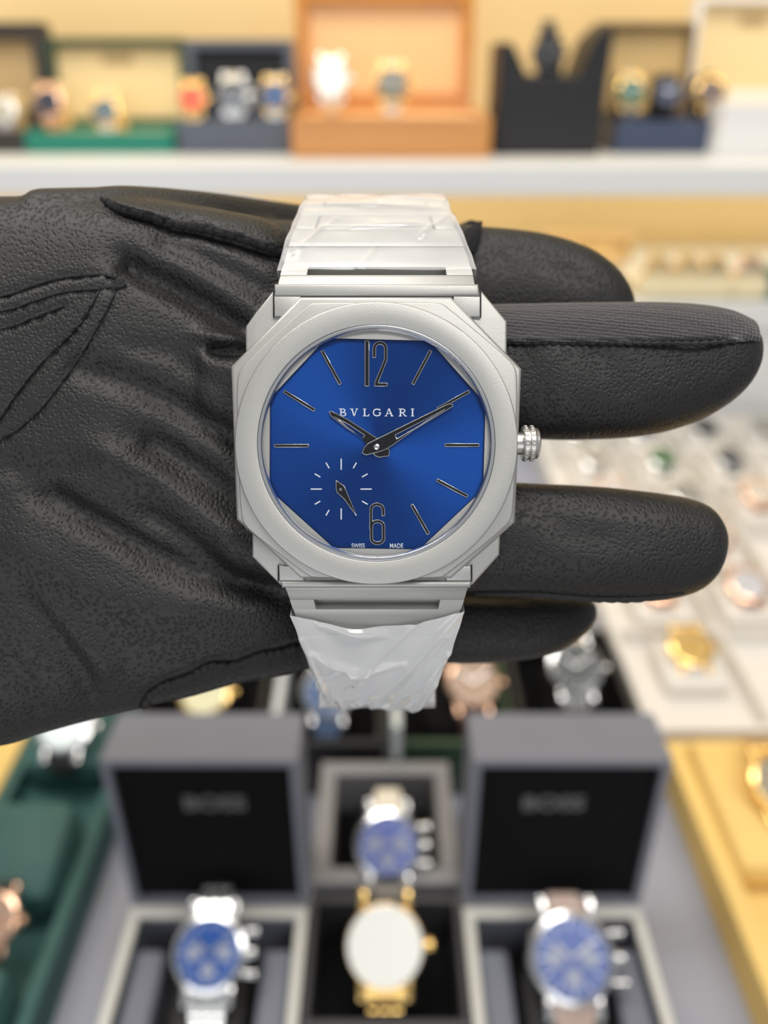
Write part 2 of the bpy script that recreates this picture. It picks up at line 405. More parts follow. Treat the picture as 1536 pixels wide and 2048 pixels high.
# upper shelf, left to right
present_box('dark brown watch box at the shelf end with tan lid lining', -130, 44, 1.08, 262, 42, .10, m_brown, m_tan, lid_x=(-130, 85), rim=.018)
present_box('green watch box with bright emerald base and cream lid lining', 45, 345, 1.075, 264, 74, .10, m_emerald, m_cream, lid_x=(90, 366), rim=.008, emblem=m_tan)
bpy.data.objects['watch_box.001'].children[2].data.materials[0] = m_dkgreen
present_box('slate watch box with black lid beside the wooden box', 352, 578, 1.07, 240, 78, .09, m_slate, m_black, lid_x=(372, 586), rim=.010)
present_box('large varnished orange wooden watch box with peach lining', 580, 985, 1.03, 234, -28, .17, m_wood, m_peach, lid_x=(588, 950), rim=.016, lean=4)
present_box('navy watch box with thin brown lid frame and tan lining', 1236, 1448, 1.075, 243, 42, .10, m_navy, m_navy, lid_x=(1194, 1392), rim=.006, m_lidin=mat('ochre_lining', (.66, .46, .20), .8))
lid5 = [o for o in bpy.data.objects if o.name.startswith('lid') and o.parent and o.parent.name == 'watch_box.004' and 'lining' not in o.name][0]
lid5.data.materials[0] = mat('brown_lid', (.22, .14, .06), .6)
present_box('white watch box with cream lid at the right end of the shelf', 1450, 1660, 1.045, 207, -10, .145, mat('white_card', (.85, .84, .82), .5), mat('pale_cream_lining', (.84, .66, .36), .8), lid_x=(1398, 1640), rim=.007, emblem=m_tan)
mk('front_label', span(-.045, .08, -.0608, -.0602, .012, .055), mat('pale_grey_card', (.62, .66, .64), .5), bpy.data.objects['watch_box.005'])
# black stand with side wings
p0 = at_y(988, 290, 1.06); p1 = at_y(1200, 290, 1.06); ztop = at_y(1090, 152, 1.06).z
t = thing('display_stand', 'black display stand with raised side wings holding a black watch', 'display stand', ((p0.x+p1.x)/2, 1.06, ZS+.0002))
wd = p1.x-p0.x; hb = ztop-ZS
mk('body', span(-wd/2, wd/2, 0, .09, 0, hb, .003), m_black, t)
wl = [(-wd/2, hb), (-wd/2, hb+.032), (-wd/2+.012, hb+.034), (-wd/2+.020, hb+.024), (-wd/2+.034, hb)]
wr = [(wd/2, hb), (wd/2, hb+.048), (wd/2-.008, hb+.050), (wd/2-.022, hb+.036), (wd/2-.034, hb)]
for pts in (wl, wr):
    bm = prism(NB(), pts, -.09, 0, .0); bm.transform(Matrix.Rotation(math.pi/2, 4, 'X')); mk('wing', bm, m_black, t)
mk('pedestal', span(-.010, .014, .02, .05, hb, hb+.035, .003), m_black, t)
make_watch('black watch raised on the winged black stand', at_y(1096, 108, 1.075), math.radians(78), .019, (.02, .02, .02), 'black', m_black, up=.02, down=.03, bend=.2)
# cushions and watches in those boxes
def cushion(label, pos, s, m, tilt=0, group=None):
    bm = bx((0, 0, 0), s, min(s)*.3); o = mk('watch_cushion', bm, m, None, True); o.location = pos; o.rotation_euler = (tilt, 0, 0)
    return tag(o, label, 'cushion', group)
sh = [  # px, py, Y, r px, dial, case, strap, label
 (8, 225, 1.10, 26, (.6, .55, .45), 'steel', 'steel', 'pale dialled watch at the very left end of the top shelf'),
 (97, 205, 1.105, 30, (.03, .03, .05), 'rose', 'rose', 'dark dialled rose gold watch in the green box'),
 (212, 222, 1.11, 30, (.15, .20, .22), 'gold', 'steel', 'steel and gold watch in front of the cream lining'),
 (386, 198, 1.10, 30, (.85, .12, .05), 'gold', 'gold', 'watch with a coral red dial in the slate box'),
 (466, 190, 1.10, 34, (.05, .06, .06), 'steel', 'steel', 'dark grey dialled watch between the red and blue dials'),
 (550, 192, 1.10, 32, (.04, .09, .22), 'gold', 'steel', 'blue dialled watch in the slate box beside wooden box'),
 (662, 158, 1.10, 38, (.95, .92, .85), 'steel', mat('strap_white', (.85, .75, .62), .6), 'white dialled watch in the left half of the wooden box'),
 (784, 170, 1.085, 36, (.14, .13, .10), 'gold', 'steel', 'grey dialled watch with hanging bracelet in the wooden box'),
 (1262, 184, 1.10, 31, (.02, .10, .06), 'gold', 'steel', 'green dialled watch in the navy box'),
 (1336, 186, 1.10, 29, (.03, .04, .09), 'black', m_black, 'dark blue watch in the middle of the navy box'),
 (1420, 186, 1.10, 31, (.10, .05, .035), 'gold', lea('brown', (.12, .05, .03)), 'brown dialled watch beside the white box'),
]
for px, py, Y, rp, dial, case, strap, lab in sh:
    p = at_y(px, py, Y); d = Y*CT+(CZ-p.z)*ST; r = rp*d/F
    make_watch(lab, p, math.radians(66), r, dial, case, strap, chrono=(px in (466,)), up=.022, down=.05 if px == 784 else .026)
    if px != 784:
        zt = p.z-.012
        cushion('soft holder under the %s' % ' '.join(lab.split()[:11]), (p.x, p.y+.028, p.z-.006), (r*1.5, .026, .05), m_cream if px < 300 else (m_peach if px in (662,) else m_black), 0, None)
# lower display, seen beneath the shelf at right
present_box('tan watch box with open lid standing under the white shelf', 1090, 1262, 1.05, 562, 462, .10, m_tan, m_cream, zb=ZL, rim=.007, lid_x=(1080, 1262))
for i, (px, col, cs) in enumerate([(1315, (.75, .55, .25), 'gold'), (1375, (.70, .52, .25), 'gold'), (1428, (.55, .42, .22), 'gold'), (1500, (.6, .45, .3), 'rose')]):
    p = at_y(px, 546, 1.03)
    make_watch(['gold watch nearest the tan box under the shelf', 'second gold watch from the tan box under the shelf', 'gold watch beside the rose gold one under the shelf', 'rose gold watch above the teal box under the shelf'][i], p, math.radians(70), .019, col, cs, m_cream, up=.02, down=.02)
    cushion(['cream cushion nearest the tan box under the shelf', 'second cream cushion from the tan box under the shelf', 'cream cushion beside the one with the rose gold watch', 'cream cushion holding the rose gold watch under the shelf'][i], (p.x, p.y+.004, ZL+.0145), (.048, .046, .028), m_ivory)
p = at_y(1515, 640, 1.02)
t = thing('jewel_case', 'small dark teal case at the edge of the low plinth', 'case', (p.x+.03, 1.032, ZL+.0002))
mk('case_body', span(-.03, .05, -.02, .02, 0, .024, .003), mat('teal_leatherette', (.02, .16, .13), .5), t)
mk('case_lid', span(-.03, .05, -.02, .02, .0245, .034, .003), mat('teal_leatherette', (.02, .16, .13), .5), t)

# ------------------------------------------------------------------ white tray of watches at right
def tray(label, x0, x1, y0, y1, zt, m, wall=.006, h=.03, floor_in=None, cells=None, seam=None):
    t = thing('display_tray', label, 'tray', ((x0+x1)/2, (y0+y1)/2, zt-h))
    hx, hy = (x1-x0)/2, (y1-y0)/2
    mk('tray_base', span(-hx+wall, hx-wall, -hy+wall, hy-wall, 0, h*.45), floor_in or m, t)
    bm = NB()
    addspan(bm, -hx, hx, -hy, -hy+wall, 0, h, .001); addspan(bm, -hx, hx, hy-wall, hy, 0, h, .001)
    addspan(bm, -hx, -hx+wall, -hy+wall, hy-wall, 0, h, .001); addspan(bm, hx-wall, hx, -hy+wall, hy-wall, 0, h, .001)
    mk('rim', bm, m, t)
    if cells:
        for x in cells[0]: mk('divider', span(x-t.location.x-.002, x-t.location.x+.002, -hy+wall, hy-wall, h*.45, h*.95, .0008), m, t)
        for y in cells[1]: mk('divider', span(-hx+wall, hx-wall, y-t.location.y-.002, y-t.location.y+.002, h*.45, h*.92, .0008), m, t)
    return t
XC = [.242+.077*i for i in range(5)]; YR = [.487+.083*i for i in range(6)]
tray('white tray of watches filling the back right of the counter', .188, .645, .412, .975, Zc+.03, m_white,
     cells=([x-.0385 for x in XC[1:]]+[], [y-.0415 for y in YR[1:]]))
cols = [((.70, .45, .12), 'gold', 'steel', 'orange gold'), ((.05, .06, .06), 'steel', 'steel', 'charcoal'), ((.75, .75, .78), 'rose', lea('brown', (.12, .05, .03)), 'silvery white'),
        ((.02, .03, .05), 'steel', m_black, 'black'), ((.8, .72, .62), 'rose', lea('chestnut', (.22, .09, .04)), 'cream'), ((.03, .07, .2), 'steel', 'steel', 'navy'), ((.02, .12, .03), 'steel', m_black, 'green'), ((.35, .33, .3), 'steel', lea('taupe', (.22, .18, .15)), 'taupe')]
ordn = ['front', 'second', 'third', 'fourth', 'fifth', 'back']
pick = {(0, 0): 0, (0, 1): 4, (1, 1): 2, (1, 0): 5, (0, 5): 3, (1, 4): 6, (2, 4): 3, (2, 5): 1, (1, 3): 7, (0, 4): 7}
coln = ['file nearest the black boxes', 'second file', 'third file', 'fourth file', 'outermost file']
for j, Y in enumerate(YR):
    for i, X in enumerate(XC):
        u, v = to_px((X, Y, Zc+.035))
        if u > 1575: continue
        k = pick.get((i, j), (i*5+j*3+1) % 8); dial, cs, st, cn = cols[k]
        cushion('white cushion in the white tray, %s row, %s' % (ordn[j], coln[i]), (X, Y, Zc+.022), (.050, .052, .016), m_white, math.radians(8))
        make_watch('%s dialled watch in the white tray, %s row, %s' % (cn, ordn[j], coln[i]), (X, Y+.004, Zc+.040), math.radians(24), .018, dial, cs, st, up=.020, down=.030, bend=1.1)

# ------------------------------------------------------------------ yellow and green trays
tray('yellow suede tray on the counter right of the boxes', .196, .40, .06, .402, Zc+.03, m_yellow, wall=.012)
for (px, py, lab) in ((1560, 1568, 'back'),):
    p = at_z(px, py, Zc+.055)
    make_watch('gold watch lying in the yellow tray at the photo edge', p, math.radians(25), .019, (.35, .30, .20), 'gold', 'gold', up=.03, down=.03)
    cushion('yellow cushion in the tray right of the boxes', (p.x, p.y+.004, Zc+.028), (.075, .10, .024), m_yellow, math.radians(1))
tray('yellow suede tray left of the green tray', -.42, -.252, .15, .66, Zc+.03, m_yellow, wall=.012)
tray('long dark green tray of cushions at the left of the boxes', -.2505, -.176, .10, .53, Zc+.03, m_green, wall=.008, h=.03, floor_in=m_green)
gl = ['front', 'second', 'third', 'back']
for i, y in enumerate((.205, .305, .40, .487)):
    cushion('dark green cushion, %s of four in the long green tray' % gl[i], (-.213, y, Zc+.033), (.056, .062, .036), m_green if i < 3 else m_black, math.radians(12), None)
make_watch('white dialled watch on the back cushion of the green tray', at_z(132, 1452, Zc+.066), math.radians(28), .019, (.70, .78, .78), 'steel', m_black, up=.02, down=.02)
make_watch('rose gold watch cut by the photo edge beside green tray', at_z(-14, 1840, Zc+.055), math.radians(28), .014, (.5, .3, .2), 'rose', m_black, up=.015, down=.015)

# ------------------------------------------------------------------ boss boxes
def boss(label, xl, xr, mirror):
    Y1 = .264; Y0 = .155; zt = CZ-.40; cx = (xl+xr)/2; wd = xr-xl
    t = thing('watch_box', label, 'watch box', (cx, Y1, Zc+.0002))
    h = zt-Zc
    bm = NB(); d = Y1-Y0
    addspan(bm, -wd/2, wd/2, -d, -d+.004, 0, h-.004); addspan(bm, -wd/2, wd/2, -.004, 0, 0, h-.004)
    addspan(bm, -wd/2, -wd/2+.004, -d+.004, -.004, 0, h-.004); addspan(bm, wd/2-.004, wd/2, -d+.004, -.004, 0, h-.004)
    addspan(bm, -wd/2+.004, wd/2-.004, -d+.004, -.004, 0, .004)
    mk('base', bm, m_dkgrey, t)
    bm = NB(); e = .0055
    addspan(bm, -wd/2, wd/2, -d, -d+e, h-.0039, h, .001); addspan(bm, -wd/2, wd/2, -e, 0, h-.0039, h, .001)
    addspan(bm, -wd/2, -wd/2+e, -d+e, -e, h-.0039, h, .001); addspan(bm, wd/2-e, wd/2, -d+e, -e, h-.0039, h, .001)
    tag(mk('rim', bm, mat('pale_rim', (.66, .65, .60), .3), t), 'pale grey metal rim')
    mk('lining', span(-wd/2+.0045, wd/2-.0045, -d+.0045, -.0045, .0045, .016), m_velvet, t)
    tag(mk('side_cushion', span(-wd/2+.006, -wd/2+.022, -d+.006, -.018, .0165, h-.008, .003), m_dkgrey, t), 'grey padded side cushion')
    tag(mk('side_cushion', span(wd/2-.022, wd/2-.006, -d+.006, -.018, .0165, h-.008, .003), m_dkgrey, t), 'grey padded side cushion')
    mk('watch_pillow', span(-wd/2+.026, wd/2-.026, -d+.012, -.022, .0165, h-.012, .008), m_black, t)
    R = Matrix.Translation((0, .001, h)) @ Matrix.Rotation(math.radians(-2), 4, 'X')
    hl = .106; th = .033; bm = NB(); q = .004
    addspan(bm, -wd/2, wd/2, th-.004, th, 0, hl, .001)
    addspan(bm, -wd/2, -wd/2+q, 0, th-.004, 0, hl); addspan(bm, wd/2-q, wd/2, 0, th-.004, 0, hl)
    addspan(bm, -wd/2+q, wd/2-q, 0, th-.004, hl-q, hl); addspan(bm, -wd/2+q, wd/2-q, 0, th-.004, 0, q)
    bm.transform(R); lid = mk('lid', bm, m_dkgrey, t)
    bm = span(-wd/2+q+.0002, wd/2-q-.0002, .003, th-.0045, q+.0002, hl-q-.0002); bm.transform(R); ln = mk('lid_lining', bm, m_velvet, lid)
    me = text_mesh('BOSS', .013, .0002, 1.05, .0003)
    me.transform(R @ Matrix.Translation((.004 if not mirror else -.006, .0024, hl*.70)) @ Matrix.Rotation(math.pi/2, 4, 'X'))
    mk('lettering', me, m_letter, lid)
    mk('hinge', span(-.02, .02, -.0005, .0009, h-.006, h-.001), m_silver, t)
    return t
boss('open black watch box with silver lettering holding a blue chronograph, beside green tray', -.1355, -.0410, False)
boss('open black watch box with silver lettering holding a blue watch on tan strap', .0425, .1375, True)
def small_box(label, x0, x1, y0, y1, zt, m_rim, m_in, rimw=.008):
    cx, cy = (x0+x1)/2, (y0+y1)/2; wx, wy = (x1-x0)/2, (y1-y0)/2; h = zt-Zc
    t = thing('watch_box', label, 'watch box', (cx, cy, Zc+.0002))
    bm = NB()
    addspan(bm, -wx, wx, -wy, -wy+rimw, 0, h, .001); addspan(bm, -wx, wx, wy-rimw, wy, 0, h, .001)
    addspan(bm, -wx, -wx+rimw, -wy+rimw, wy-rimw, 0, h, .001); addspan(bm, wx-rimw, wx, -wy+rimw, wy-rimw, 0, h, .001)
    mk('base', bm, m_rim, t)
    mk('lining', span(-wx+rimw, wx-rimw, -wy+rimw, wy-rimw, .001, h*.35), m_in, t)
    mk('watch_pillow', span(-wx*.45, wx*.45, -wy*.6, wy*.5, h*.35+.0003, h*.8, .006), m_in, t)
    return t
small_box('black box with broad grey rim holding blue and white watch', -.040, .0415, .276, .362, CZ-.397, mat('mid_grey_leatherette', (.24, .24, .25), .45, noise=.05), m_velvet, .010)
small_box('low black box holding the gold watch with white dial', -.040, .0415, .203, .271, CZ-.40, mat('charcoal_leatherette', (.045, .045, .05), .45), m_velvet, .004)
def px_r(p, rp): return rp*((p.y)*CT+(CZ-p.z)*ST)/F
p = at_z(776, 1690, CZ-.385); make_watch('silver watch with blue dial and white strap in grey rimmed box', p, math.radians(38), px_r(p, 68), (.12, .16, .42), 'steel', mat('strap_offwhite', (.80, .74, .62), .5), up=.018, down=.018, chrono=True, bend=.7)
p = at_z(770, 1890, CZ-.385); make_watch('gold watch with plain white dial and gold mesh strap', p, math.radians(40), px_r(p, 80), (.92, .92, .86), 'gold', 'gold', up=0, down=.034, bend=.6, dr=.93)
p = at_z(420, 1905, CZ-.388); make_watch('blue dialled chronograph with steel and gold bracelet in lettered box', p, math.radians(35), px_r(p, 76), (.03, .10, .38), 'steel', 'steel', up=.018, down=.05, chrono=True, bend=.5)
p = at_z(1142, 1915, CZ-.388); make_watch('large blue dialled chronograph on pale mesh strap in lettered box', p, math.radians(35), px_r(p, 88), (.10, .14, .34), 'steel', lea('blush', (.55, .42, .36)), up=.012, down=.04, chrono=True, bend=.7)
# second row behind the lids
row = [(-.172, -.083, m_black, 410, 1385, (.80, .76, .48), 'gold', m_cream, 'cream dialled gold watch in the back row, under the wrist'),
       (-.080, .000, m_black, 655, 1385, (.05, .10, .22), 'steel', lea('blue', (.08, .13, .25)), 'blue dialled watch on blue strap behind the bracelet end'),
       (.004, .088, m_dkgreen, 945, 1365, (.30, .20, .13), 'rose', lea('brown', (.12, .05, .03)), 'copper brown dialled watch behind the little finger'),
       (.092, .176, m_black, 1150, 1335, (.05, .055, .055), 'steel', 'steel', 'steel watch with black dial beside the white tray')]
rl = ['black box in the back row nearest the green tray', 'black box in the back row behind the grey rimmed box', 'dark green box in the back row behind the lettered box', 'black box in the back row beside the white tray']
for i, (x0, x1, m, px, py, dc, cs, st, lab) in enumerate(row):
    small_box(rl[i], x0, x1, .38, .50, CZ-.40, m, m_velvet, .005)
    p = at_z(px, py, CZ-.385); make_watch(lab, p, math.radians(35), px_r(p, 54 if i != 3 else 56), dc, cs, st, up=.018, down=.03, bend=.8)
for i, px in enumerate((562, 792)):
    p = at_z(px, 1400, CZ-.38)
    o = mk('acrylic_divider', bx((0, 0, 0), (.006, .07, .03), .001), m_acryl); o.location = (p.x, p.y, CZ-.384)
    tag(o, ['clear acrylic strip between the back row boxes, behind wrist', 'clear acrylic strip by the green box in the back row'][i], 'divider')

# ------------------------------------------------------------------ gloved hand
def loft(bm, st, n=36, ex=2.5):
    """st: (px, top, bottom, zc mm, thickness mm) -> closed rounded tube along x"""
    rings = []
    # refine stations
    P = [Vector((s[0], s[1], s[2])) for s in st]; Q = [Vector((s[3], s[4], 0)) for s in st]
    A, B = catmull(P, 5), catmull(Q, 5)
    for a, b in zip(A, B):
        zc, th = b.x, b.y; top, bot = W(a.x, a.y, zc), W(a.x, a.z, zc)
        c = (top+bot)/2; hy = (top.y-bot.y)/2; hz = th/2000; r = []
        for i in range(n):
            q = 2*math.pi*i/n; cs, sn = math.cos(q), math.sin(q)
            r.append(bm.verts.new((c.x, c.y+hy*math.copysign(abs(cs)**(2/ex), cs), c.z+hz*math.copysign(abs(sn)**(2/ex), sn))))
        rings.append(r)
    for j in range(len(rings)-1):
        for i in range(n): bm.faces.new((rings[j][i], rings[j][(i+1) % n], rings[j+1][(i+1) % n], rings[j+1][i]))
    bm.faces.new(rings[0][::-1]); bm.faces.new(rings[-1])
    return bm
S_mid = [(430, 640, 905, -18, 22), (700, 625, 885, -16, 18.5), (1000, 621, 877, -16, 17.5), (1150, 618, 880, -16, 17.5), (1290, 617, 872, -16.5, 17), (1380, 621, 849, -17, 16), (1440, 631, 818, -17.3, 15), (1482, 648, 782, -17.6, 12.5), (1504, 668, 745, -18, 9), (1511, 682, 722, -18, 6)]
S_ring = [(430, 930, 1200, -20, 22), (700, 950, 1190, -17, 18), (900, 958, 1182, -17, 17), (1050, 966, 1189, -17, 17), (1180, 972, 1198, -17, 17), (1300, 984, 1201, -17, 16), (1370, 996, 1189, -17.5, 15), (1408, 1010, 1166, -17.6, 13.5), (1431, 1038, 1130, -18, 10), (1440, 1058, 1105, -18, 7)]
S_lit = [(430, 1120, 1375, -24, 22), (620, 1150, 1338, -30, 17), (800, 1165, 1326, -33, 15), (950, 1172, 1325, -34, 15), (1060, 1180, 1316, -34, 14), (1120, 1184, 1298, -34, 12.5), (1165, 1190, 1268, -34, 9), (1192, 1205, 1240, -34, 4)]
S_ind = [(300, 470, 700, -28, 22), (560, 452, 700, -33, 18), (800, 448, 700, -34, 16), (960, 460, 700, -34, 16), (1080, 474, 700, -34, 16), (1170, 503, 700, -34, 15.5), (1225, 541, 698, -34, 13), (1252, 578, 690, -34, 10), (1261, 604, 680, -34, 7)]
S_thu = [(100, 400, 540, -22, 22), (300, 395, 535, -25, 20), (450, 402, 530, -31, 18), (600, 420, 520, -43, 15), (750, 436, 515, -49, 13), (870, 450, 505, -50, 11), (935, 462, 495, -50, 8), (955, 472, 486, -50, 4)]
S_palm = [(-1900, 560, 1420, -34, 54), (-1100, 500, 1420, -32, 48), (-600, 450, 1450, -28, 40), (-300, 425, 1490, -24, 34), (0, 412, 1484, -21, 31), (90, 410, 1462, -21, 30), (180, 412, 1437, -21, 29), (290, 416, 1412, -21, 28), (380, 425, 1394, -21.5, 27), (480, 440, 1366, -22, 26), (570, 470, 1352, -23, 24), (640, 600, 1320, -24, 18), (680, 700, 1200, -24, 8)]
bm = NB()
for s in (S_palm, S_mid, S_ring, S_lit, S_ind, S_thu): loft(bm, s, ex=2.6 if s is not S_palm else 3.2)
bmesh.ops.recalc_face_normals(bm, faces=bm.faces)
me = bpy.data.meshes.new('g'); bm.to_mesh(me); bm.free()
o = bpy.data.objects.new('g', me); link(o)
md = o.modifiers.new('r', 'REMESH'); md.mode = 'VOXEL'; md.voxel_size = .00075; md.use_smooth_shade = True
sm = o.modifiers.new('s', 'SMOOTH'); sm.factor = .6; sm.iterations = 12
bpy.context.view_layer.update()
gm = bpy.data.meshes.new_from_object(o.evaluated_get(bpy.context.evaluated_depsgraph_get()))
bpy.data.objects.remove(o)
nv = len(gm.vertices); co = np.empty(nv*3); gm.vertices.foreach_get('co', co); co = co.reshape(-1, 3)
nr = np.empty(nv*3); gm.vertex_normals.foreach_get('vector', nr); nr = nr.reshape(-1, 3)
zz = co[:, 2]*1000; kk = (D-zz)/F/1000; PX = co[:, 0]/kk+768; PY = 1024-co[:, 1]/kk
def seg_dist(pts):
    best = np.full(nv, 1e9); side = np.zeros(nv); tt = np.zeros(nv)
    n = len(pts)-1
    for i in range(n):
        a, b = np.array(pts[i], float), np.array(pts[i+1], float); ab = b-a
        t = np.clip(((PX-a[0])*ab[0]+(PY-a[1])*ab[1])/(ab@ab), 0, 1)
        dx, dy = PX-(a[0]+t*ab[0]), PY-(a[1]+t*ab[1]); d = np.hypot(dx, dy)
        u = d < best; best[u] = d[u]; side[u] = np.sign(ab[0]*dy-ab[1]*dx)[u]; tt[u] = ((i+t)/n)[u]
    return best, side, tt
dz = np.zeros(nv)
front = np.clip((nr[:, 2]+.15)/.5, 0, 1)
def valley(pts, depth, wpx, taper=True):
    global dz
    d, s, t = seg_dist(pts); e = np.exp(-(d/wpx)**2)
    if taper: e = e*np.clip(np.minimum(t, 1-t)*6+.35, 0, 1)
    dz -= depth*e
def ridge(pts, h, wpx): valley(pts, -h, wpx)
valley([(235, 515), (262, 533), (330, 565), (404, 606), (476, 650), (560, 700)], 3.2, 26)
valley([(300, 470), (380, 500), (460, 545), (560, 600)], 1.3, 24)
valley([(350, 440), (450, 480), (560, 520)], .8, 16)
valley([(410, 690), (440, 700), (500, 702), (560, 705)], 3.0, 16)
ridge([(380, 668), (420, 674), (480, 672)], .8, 10)
valley([(150, 735), (215, 748), (282, 775), (360, 815), (444, 864), (520, 920)], 1.9, 26)
valley([(230, 690), (330, 700), (420, 760), (480, 800)], .5, 22)
valley([(270, 870), (330, 900), (400, 945), (460, 990), (520, 1050)], 2.2, 28)
ridge([(180, 890), (300, 950), (400, 1030), (480, 1090)], 1.0, 26)
valley([(60, 980), (100, 993), (180, 1040), (242, 1074), (300, 1105), (363, 1135), (430, 1160), (500, 1180), (580, 1190)], 2.6, 28)
valley([(260, 1010), (343, 1062), (400, 1105), (464, 1155), (540, 1175)], 1.6, 20)
ridge([(0, 1060), (90, 1120), (180, 1180), (300, 1215), (420, 1230)], .9, 45)
valley([(0, 930), (70, 945), (160, 930)], .8, 24)
valley([(30, 1180), (110, 1260), (160, 1340), (190, 1420)], .8, 22)
ridge([(90, 1210), (170, 1290), (230, 1360)], .8, 26)
valley([(0, 1300), (50, 1360), (80, 1440)], .5, 20)
valley([(540, 1165), (640, 1190), (760, 1195), (900, 1192), (1050, 1200)], 1.2, 12)
valley([(1040, 660), (1060, 760), (1120, 860)], .35, 30); ridge([(1090, 690), (1130, 760), (1150, 850)], .3, 30)
valley([(1180, 690), (1230, 740), (1260, 800)], .3, 26)
valley([(1050, 1000), (1130, 1060), (1240, 1080)], .35, 30); ridge([(1060, 1090), (1180, 1130), (1330, 1120)], .3, 35)
valley([(960, 520), (1060, 510), (1180, 560)], .4, 26)
# stitched decorative V sunk into the leather
SEAMS = [[(-260, 640), (0, 592), (60, 573), (120, 556), (200, 549), (240, 560)], [(-260, 668), (0, 622), (60, 604), (130, 583), (200, 577), (238, 570)],
         [(-260, 700), (0, 657), (60, 637), (100, 622), (128, 612)],
         [(200, 578), (180, 615), (158, 650), (120, 690), (80, 728), (30, 790), (0, 835), (-60, 900)], [(232, 578), (215, 615), (193, 655), (160, 712), (120, 768), (80, 818), (30, 862), (0, 880), (-60, 940)]]
for s in SEAMS: valley(s, .45, 6, False)
ridge([(-100, 640), (100, 590), (215, 563)], .25, 14); ridge([(216, 575), (150, 690), (30, 830)], .35, 16)
# overlapping cut edge along the thumb and step of the little-finger seam
E1 = [(203, 397), (240, 417), (290, 428), (350, 448), (420, 460), (480, 476), (530, 492), (575, 507), (640, 528)]
d, s, t = seg_dist(E1)
inside = np.clip((PX-190)/60, 0, 1)
dz += np.where(s < 0, 1.0*np.exp(-(d/60)**2), 0)*inside - 1.1*np.exp(-((d-9)/11)**2)*(s > 0)*inside
E2 = [(283, 1412), (300, 1385), (330, 1365), (380, 1348), (420, 1327), (470, 1324), (520, 1306), (560, 1298), (620, 1282)]
d, s, t = seg_dist(E2)
low = (s > 0) & (PX > 275)
dz -= (np.where(low, 3.0*np.clip(d/9, 0, 1), 0) + 2.0*np.exp(-(d/7)**2)*(PX > 270))*np.clip((660-PX)/60, 0, 1)
rs = np.random.RandomState(3)
for _ in range(10):
    a = rs.uniform(0, 6.28); f = rs.uniform(.008, .02); ph = rs.uniform(0, 6.28)
    dz += .07*np.sin(f*(PX*math.cos(a)+PY*math.sin(a))+ph)
co[:, 2] += dz*front/1000
# keep everything under the watch behind its back cover
under = (PX > 455) & (PX < 1045) & (PY > 560) & (PY < 1190)
co[:, 2] = np.where(under, np.minimum(co[:, 2], -.0058), co[:, 2])
gm.vertices.foreach_set('co', co.ravel()); gm.update()
hand = mk('gloved_hand', gm, m_leather, None, 'all'); hand.matrix_world = HF
tag(hand, "person's hand in a black pebbled leather glove holding the titanium watch", 'person')
bv = BVHTree.FromPolygons([Vector(c) for c in co], [tuple(p.vertices) for p in gm.polygons])
cam_l = Vector((0, 0, D/1000))
def drape(px, py, lift=0.):
    dr = (W(px, py, -20)-cam_l).normalized(); h = bv.ray_cast(cam_l, dr)
    if h[0] is None: return None
    return h[0]+h[1]*lift/1000
def drape_line(pts, lift=0., n=10):
    L = catmull([(p[0], p[1], 0) for p in pts], n); out = [drape(p.x, p.y, lift) for p in L]
    return [p for p in out if p is not None]
# dashed stitches
for s in SEAMS:
    L = drape_line(s, .02, 12)
    if len(L) < 4: continue
    bm = NB(); tube(bm, L, .00022, 6)
    acc = 0
    for i in range(1, len(L)-1):
        acc += (L[i]-L[i-1]).length
        if acc > .0024:
            acc = 0; v = (L[i+1]-L[i]).normalized(); box(bm, L[i]+Vector((0, 0, .0002)), (.0017, .0005, .0004), .0001, Vector((1, 0, 0)).rotation_difference(v).to_matrix(), 1)
    mk('stitched_seam', bm, m_thread, hand, True)
bm = NB(); kn = drape(232, 568, .1)
for q in range(7): box(bm, kn+Vector((rs.uniform(-.0008, .0008), rs.uniform(-.0012, .0008), .0001)), (.0019, .0006, .0005), .0002, Matrix.Rotation(rs.uniform(0, 3), 3, 'Z'), 1)
mk('seam_knot', bm, m_thread, hand, True)
L = drape_line(E1[:-1], .15, 12)
m_raw = mat('raw_cut_leather', (.010, .010, .011), .9, noise=.3, nscale=2000, bump=.0003, bscale=2500)
bm = tube(NB(), L, lambda i: .00060*(1+.25*math.sin(i*1.7)+.15*math.sin(i*3.1))*(min(1, .25+i/9)), 8)
mk('raw_edge', bm, m_raw, hand, True)
bm = NB(); b0 = drape(483, 476, .2); tube(bm, [b0, b0+Vector((-.0003, .0009, .0003)), b0+Vector((-.0012, .0018, .0004))], lambda i: .0004-.00012*i, 6)
mk('loose_thread', bm, m_raw, hand, True)
L = drape_line(E2, .3, 12)
mk('raw_edge', tube(NB(), L, lambda i: .0006*(1+.25*math.sin(i*1.3)), 8), m_thread, hand, True)
L = drape_line([(950, 1183), (1000, 1184), (1060, 1186), (1130, 1191), (1200, 1196), (1290, 1196), (1370, 1186)], .1, 10)
mk('finger_seam', tube(NB(), L, lambda i: .0006*(1+.15*math.sin(i*2.1))*min(1, .1+(len(L)-1-i)/14), 8), m_thread, hand, True)
# pointed seam tip right of the bracelet
bm = NB(); tube(bm, [W(880, 520, -46), W(925, 478, -38), W(948, 458, -33), W(962, 446, -33)], lambda i: [.0034, .0028, .0018, .0003][i], 8)
mk('seam_tip', bm, m_raw, hand, True)
bm = NB(); tube(bm, [W(915, 530, -29), W(932, 495, -27), W(948, 466, -27), W(963, 443, -28)], lambda i: [.0026, .0024, .0014, .0002][i], 8); mk('seam_fold', bm, m_raw, hand, True)
